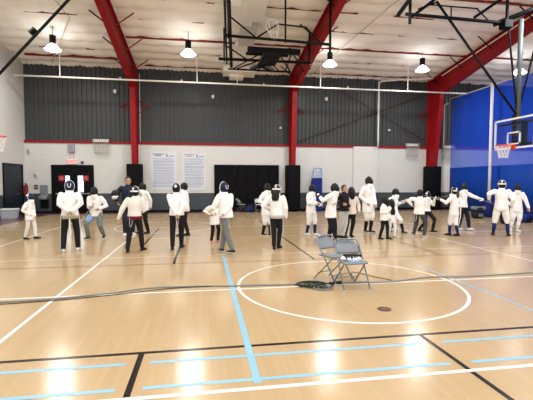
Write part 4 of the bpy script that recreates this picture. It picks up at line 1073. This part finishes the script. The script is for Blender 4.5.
# 3 crouching en garde facing camera-left
def sheen_shell(root, I):  # pale blue shell on the front thigh, its colour standing in for sheen
    k = min(range(2), key=lambda i: I['knee'][i].dot(I['L'](1, 0, 0))); h = I['h']
    bm = B(); tube(bm, (I['hp'][k], I['hp'][k].lerp(I['knee'][k], .5), I['knee'][k].lerp(I['hp'][k], .25)), (.062*h, .06*h, .05*h), 12, True); obj('blue_cloth', remesh(bm, .013, 3), 'light_blue_cloth', root, True)
_, i3 = person('crouching fencer in black mask, grey trousers and light blue cloth over one thigh', -3.10, 12.15, 1.66, -25, ((-.22, .0), (.20, .02)), hip=.45, hands=((-.12, -.26, .98), (.10, -.24, .90)),
       bottom='green_grey_cloth', hem=.40, extra=sheen_shell, lean=(-.03, -.05), sole='shoe_white')
# 4 coach in navy
def coach_extra(root, I):
    bm = B(); s = .5
    z = I['neck']; tube(bm, (z+I['F']*.075*I['h']-V((0, 0, .02)), I['pel']+I['F']*.085*I['h']), .008, 6); obj('zip', bm, 'charcoal_cloth', root)
_, i4 = person('bare-headed man in dark navy tracksuit holding a mask under his arm', -2.30, 12.7, 1.86, 8, ((-.10, .0), (.12, .08)), hands=((-.32, -.14, 1.06), (.18, -.06, .95)),
       top='navy_cloth', bottom='navy_cloth', mask=None, hair=('hair_black', 'short'), hem=.47, shoe='shoe_white', extra=coach_extra)
c = V((-2.30, 12.7, 0)) + i4['rt']*-.36 + i4['vd']*-.16
t = thing('fencing_mask', 'black fencing mask with white bib held under the coach arm', 'fencing mask', (c.x, c.y, 1.28))
bm = B(); ell(bm, (0, 0, 0), (V((.13, 0, 0)), V((0, .15, 0)), V((0, 0, .15))), 18, 12); obj('mask_shell', bm, 'mask_mesh', t, True)
bm = B(); rings(bm, [(V((0.02, -.05, -.03)), V((.09, 0, 0)), V((0, .12, 0))), (V((.0, -.06, -.07)), V((.10, 0, 0)), V((0, .10, 0))), (V((-.02, -.06, -.13)), V((.06, 0, 0)), V((0, .06, 0)))], 14); obj('bib', bm, 'frame_white', t, True)
# 5 back to the camera with maroon waistband
_, i5 = person('fencer in white jacket with dark red waistband, back to camera beside the coach', -1.63, 9.78, 1.57, 160, ((-.17, -.10), (.17, .08)), hands=((-.36, .05, .80), (.20, .22, .95)),
       hem=.53, belt='maroon_cloth', badge='band', cord=1, lean=(.03, 0), head=(-15, 0), sole='shoe_black', top='cream_cloth')
# 6 behind
_, i6 = person('fencer in black mask partly hidden behind the dark red waistband fencer', -1.88, 13.1, 1.64, -60, ((-.12, .05), (.12, 0)), hands=((-.15, -.15, 1.0), (.2, .05, .85)), hem=.46, head=(-20, 0), sole='shoe_black')
# 7 back to camera
_, i7 = person('fencer with back to camera and white mark on mask, before the left poster', -.64, 10.0, 1.66, 172, ((-.12, -.10), (.10, .14)), hands=((.0, -.24, .86), (.06, -.25, .88)),
       hem=.51, badge='spot', cord=-1, lean=(-.02, .0), sole='shoe_black')
_, i8 = person('fencer in black mask and dark maroon trousers hidden behind another, before the posters', -.60, 12.3, 1.66, -100, ((-.05, .0), (.14, .1)), hands=((-.2, .0, 1.0), (.05, -.1, .88)), bottom='dark_maroon', hem=.46, head=(0, 10), sole='shoe_black')
# 9 grey trousers
_, i9 = person('fencer in white jacket, grey trousers and black cap with U mark', .53, 9.15, 1.69, -140, ((-.10, .22), (.16, -.10), (-.03, 0)), hands=((-.38, .12, 1.0), (-.05, -.18, .95)),
       bottom='grey_cloth', hem=.50, badge='U', mask='navy_mesh', lean=(-.05, 0), cord=1, shoe='shoe_black')
# 10 child pink shoes
_, i10 = person('small child in white jacket with black leggings and pink shoes', .30, 10.85, 1.26, 40, ((-.08, .0), (.10, .05)), hands=((-.12, -.12, .80), (.04, -.14, .82)), hem=.40, mask='mask_mesh', bib='black_cloth', shoe='shoe_pink', kid=True)
# 11
_, i11 = person('fencer all in white with black socks and black mask, in front of the wall mat', 1.93, 11.95, 1.64, 60, ((-.10, .05), (.12, -.02)), hands=((.02, -.20, 1.0), (.28, -.05, 1.02)), bottom='white_cloth', knickers=True, sock='black_cloth', hem=.40, sole='shoe_white', head=(-10, 0))
# 12 long hair, back
_, i12 = person('fencer with long black hair, white mask band and black trousers, back to camera', 1.78, 9.62, 1.62, 165, ((-.02, -.08), (.09, .10)), hands=((-.22, .18, 1.0), (.24, .02, .80)), hem=.51, belt='light_grey_cloth', badge='band', hair=('hair_black', 'long'), stripe='light_grey_cloth', sole='shoe_black')
# 13
_, i13 = person('fencer in white with navy socks standing in front of the blue stand', 3.32, 11.85, 1.60, 65, ((-.12, .0), (.14, .0)), hands=((.16, -.18, 1.02), (.26, .0, .98)), bottom='white_cloth', knickers=True, hem=.43, shoe='shoe_white', glove=(False, True), head=(-5, -5))
# 14 leaning
_, i14 = person('fencer in long white jacket leaning with left arm stretched out, nearest behind the chairs', 3.52, 10.4, 1.66, 70, ((-.08, .0), (.10, -.05), (-.04, 0)), hands=((-.34, -.10, 1.33), (.10, -.15, 1.1)), hem=.42, lean=(.16, 0), head=(-10, 5), glove=('black_cloth', False), sole='shoe_black', cord=0)
# 15 dark top coach
_, i15 = person('brown-haired person in black vest and light trousers between the fencers', 4.15, 11.15, 1.62, 60, ((-.16, .05), (-.02, -.03), (.10, 0)), hands=((-.05, -.25, 1.05), (.16, -.12, .95)), top='black_cloth', bottom='light_grey_cloth', mask=None, hair=('hair_brown', 'short'), hem=.50, lean=(-.02, 0), sole='shoe_black')
# 16
_, i16 = person('fencer in pale pink-white jacket and black mask looking down, black trousers', 4.50, 11.45, 1.50, 20, ((-.16, .05), (.0, -.02), (.08, 0)), hands=((-.24, -.08, .86), (.24, -.02, .78)), top='pink_cloth', hem=.46, head=(0, 15), sole='shoe_black', kid=True, bib='black_cloth')
# 17 tall
_, i17 = person('tallest fencer in long white jacket, black socks, standing before the pilaster', 5.40, 12.3, 1.86, 50, ((-.06, .0), (.10, -.06)), hands=((-.05, -.2, 1.0), (.24, -.05, .95)), bottom='white_cloth', knickers=True, sock='black_cloth', hem=.36, head=(0, 8), sole='shoe_white')
# 18
_, i18 = person('small fencer in black trousers, just left of the child in black vest', 5.27, 10.75, 1.26, 70, ((-.14, .0), (.08, .05)), hands=((.10, -.12, .80), (.16, .0, .62)), hem=.44, kid=True, lean=(.05, 0), head=(-10, 18), bib='black_cloth', sole='shoe_black')
# 19
_, i19 = person('smallest child with black vest over white suit and green shoes', 5.58, 11.0, 1.16, 35, ((-.06, .0), (.10, .0)), hands=((-.14, -.1, .55), (.20, -.05, .55)), hem=.40, bottom='white_cloth', kid=True, vest='black_cloth', head=(0, 22), shoe='shoe_green', bib='black_cloth')
# 20
_, i20 = person('fencer in white lunging behind the two small children, sword hand forward', 6.25, 12.0, 1.56, 80, ((-.22, .1), (.24, -.05), (-.08, 0)), hip=.47, hands=((-.18, -.1, .95), (.26, -.12, 1.02)), bottom='white_cloth', knickers=True, sock='black_cloth', hem=.44, lean=(.06, 0), glove=(False, True), sole='shoe_white')
# 21
_, i21 = person('fencer in charcoal trousers and black mask with back half turned, right of the children', 6.48, 10.95, 1.50, 150, ((-.16, .05), (.14, -.05), (.0, 0)), hip=.50, hands=((-.22, .05, .98), (.16, .2, 1.0)), bottom='charcoal_cloth', hem=.47, lean=(.02, 0), shoe='light_grey_cloth', cord=1, head=(20, 0))
# 22
_, i22 = person('fencer in black trousers lunging beside the charcoal trousered fencer with arm to the right', 7.48, 12.2, 1.46, 60, ((-.22, .1), (.20, -.02), (-.0, 0)), hip=.46, hands=((-.2, 0, .92), (.24, -.12, 1.08)), hem=.47, lean=(.02, 0), glove=(False, True), sole='shoe_black', badge='side')
# 23
_, i23 = person('fencer in white with brown ponytail and navy socks, arm out to the left', 7.72, 11.1, 1.52, -110, ((-.10, .05), (.14, -.03), (.0, 0)), hands=((-.38, -.05, 1.12), (.16, -.1, .92)), bottom='white_cloth', knickers=True, hem=.42, hair=('hair_brown', 'tail'), lean=(-.02, 0), badge='band', glove=(False, False), sole='shoe_black', mask='mask_mesh')
# 24
_, i24 = person('fencer in black shorts with arm stretched far to the right before the curtain', 8.95, 12.3, 1.64, 70, ((-.16, .08), (.18, -.04), (-.05, 0)), hands=((-.1, .1, 1.0), (.52, -.08, 1.10)), hem=.49, stripe='frame_white', lean=(.0, 0), glove=(False, True), shoe='shoe_white', head=(-10, 0))
# 25
_, i25 = person('large fencer in white breeches and navy socks with back to camera near the hoop', 9.22, 10.9, 1.75, 178, ((-.20, .0), (.20, .0)), hands=((-.34, -.02, 1.15), (.27, .12, .95)), bottom='white_cloth', knickers=True, hem=.46, badge='band', sole='shoe_black')
# 26
_, i26 = person('fencer all in white facing the camera at the right, arm hanging out', 10.50, 11.7, 1.62, 20, ((-.16, .05), (.02, .0), (.05, 0)), hands=((-.20, -.12, .92), (.38, -.02, .72)), bottom='white_cloth', knickers=True, sock='white_cloth', hem=.42, head=(10, 5), shoe='shoe_white')

foil(i13, 1, (.9, -.3, -.1), 'foil held by the fencer standing in front of the blue stand')
foil(i20, 1, (.95, -.1, -.12), 'foil pointing right from the fencer behind the small children')
foil(i22, 1, (.9, -.3, .2), 'foil held out by the lunging fencer in black trousers')
foil(i23, 0, (-.9, -.1, .2), 'foil held out to the left by the ponytailed fencer')
foil(i24, 1, (.7, .6, -.3), 'foil in the outstretched hand before the blue curtain')
foil(i3, 0, (-.4, -.5, -.6), 'foil held low by the crouching fencer with light blue cloth')
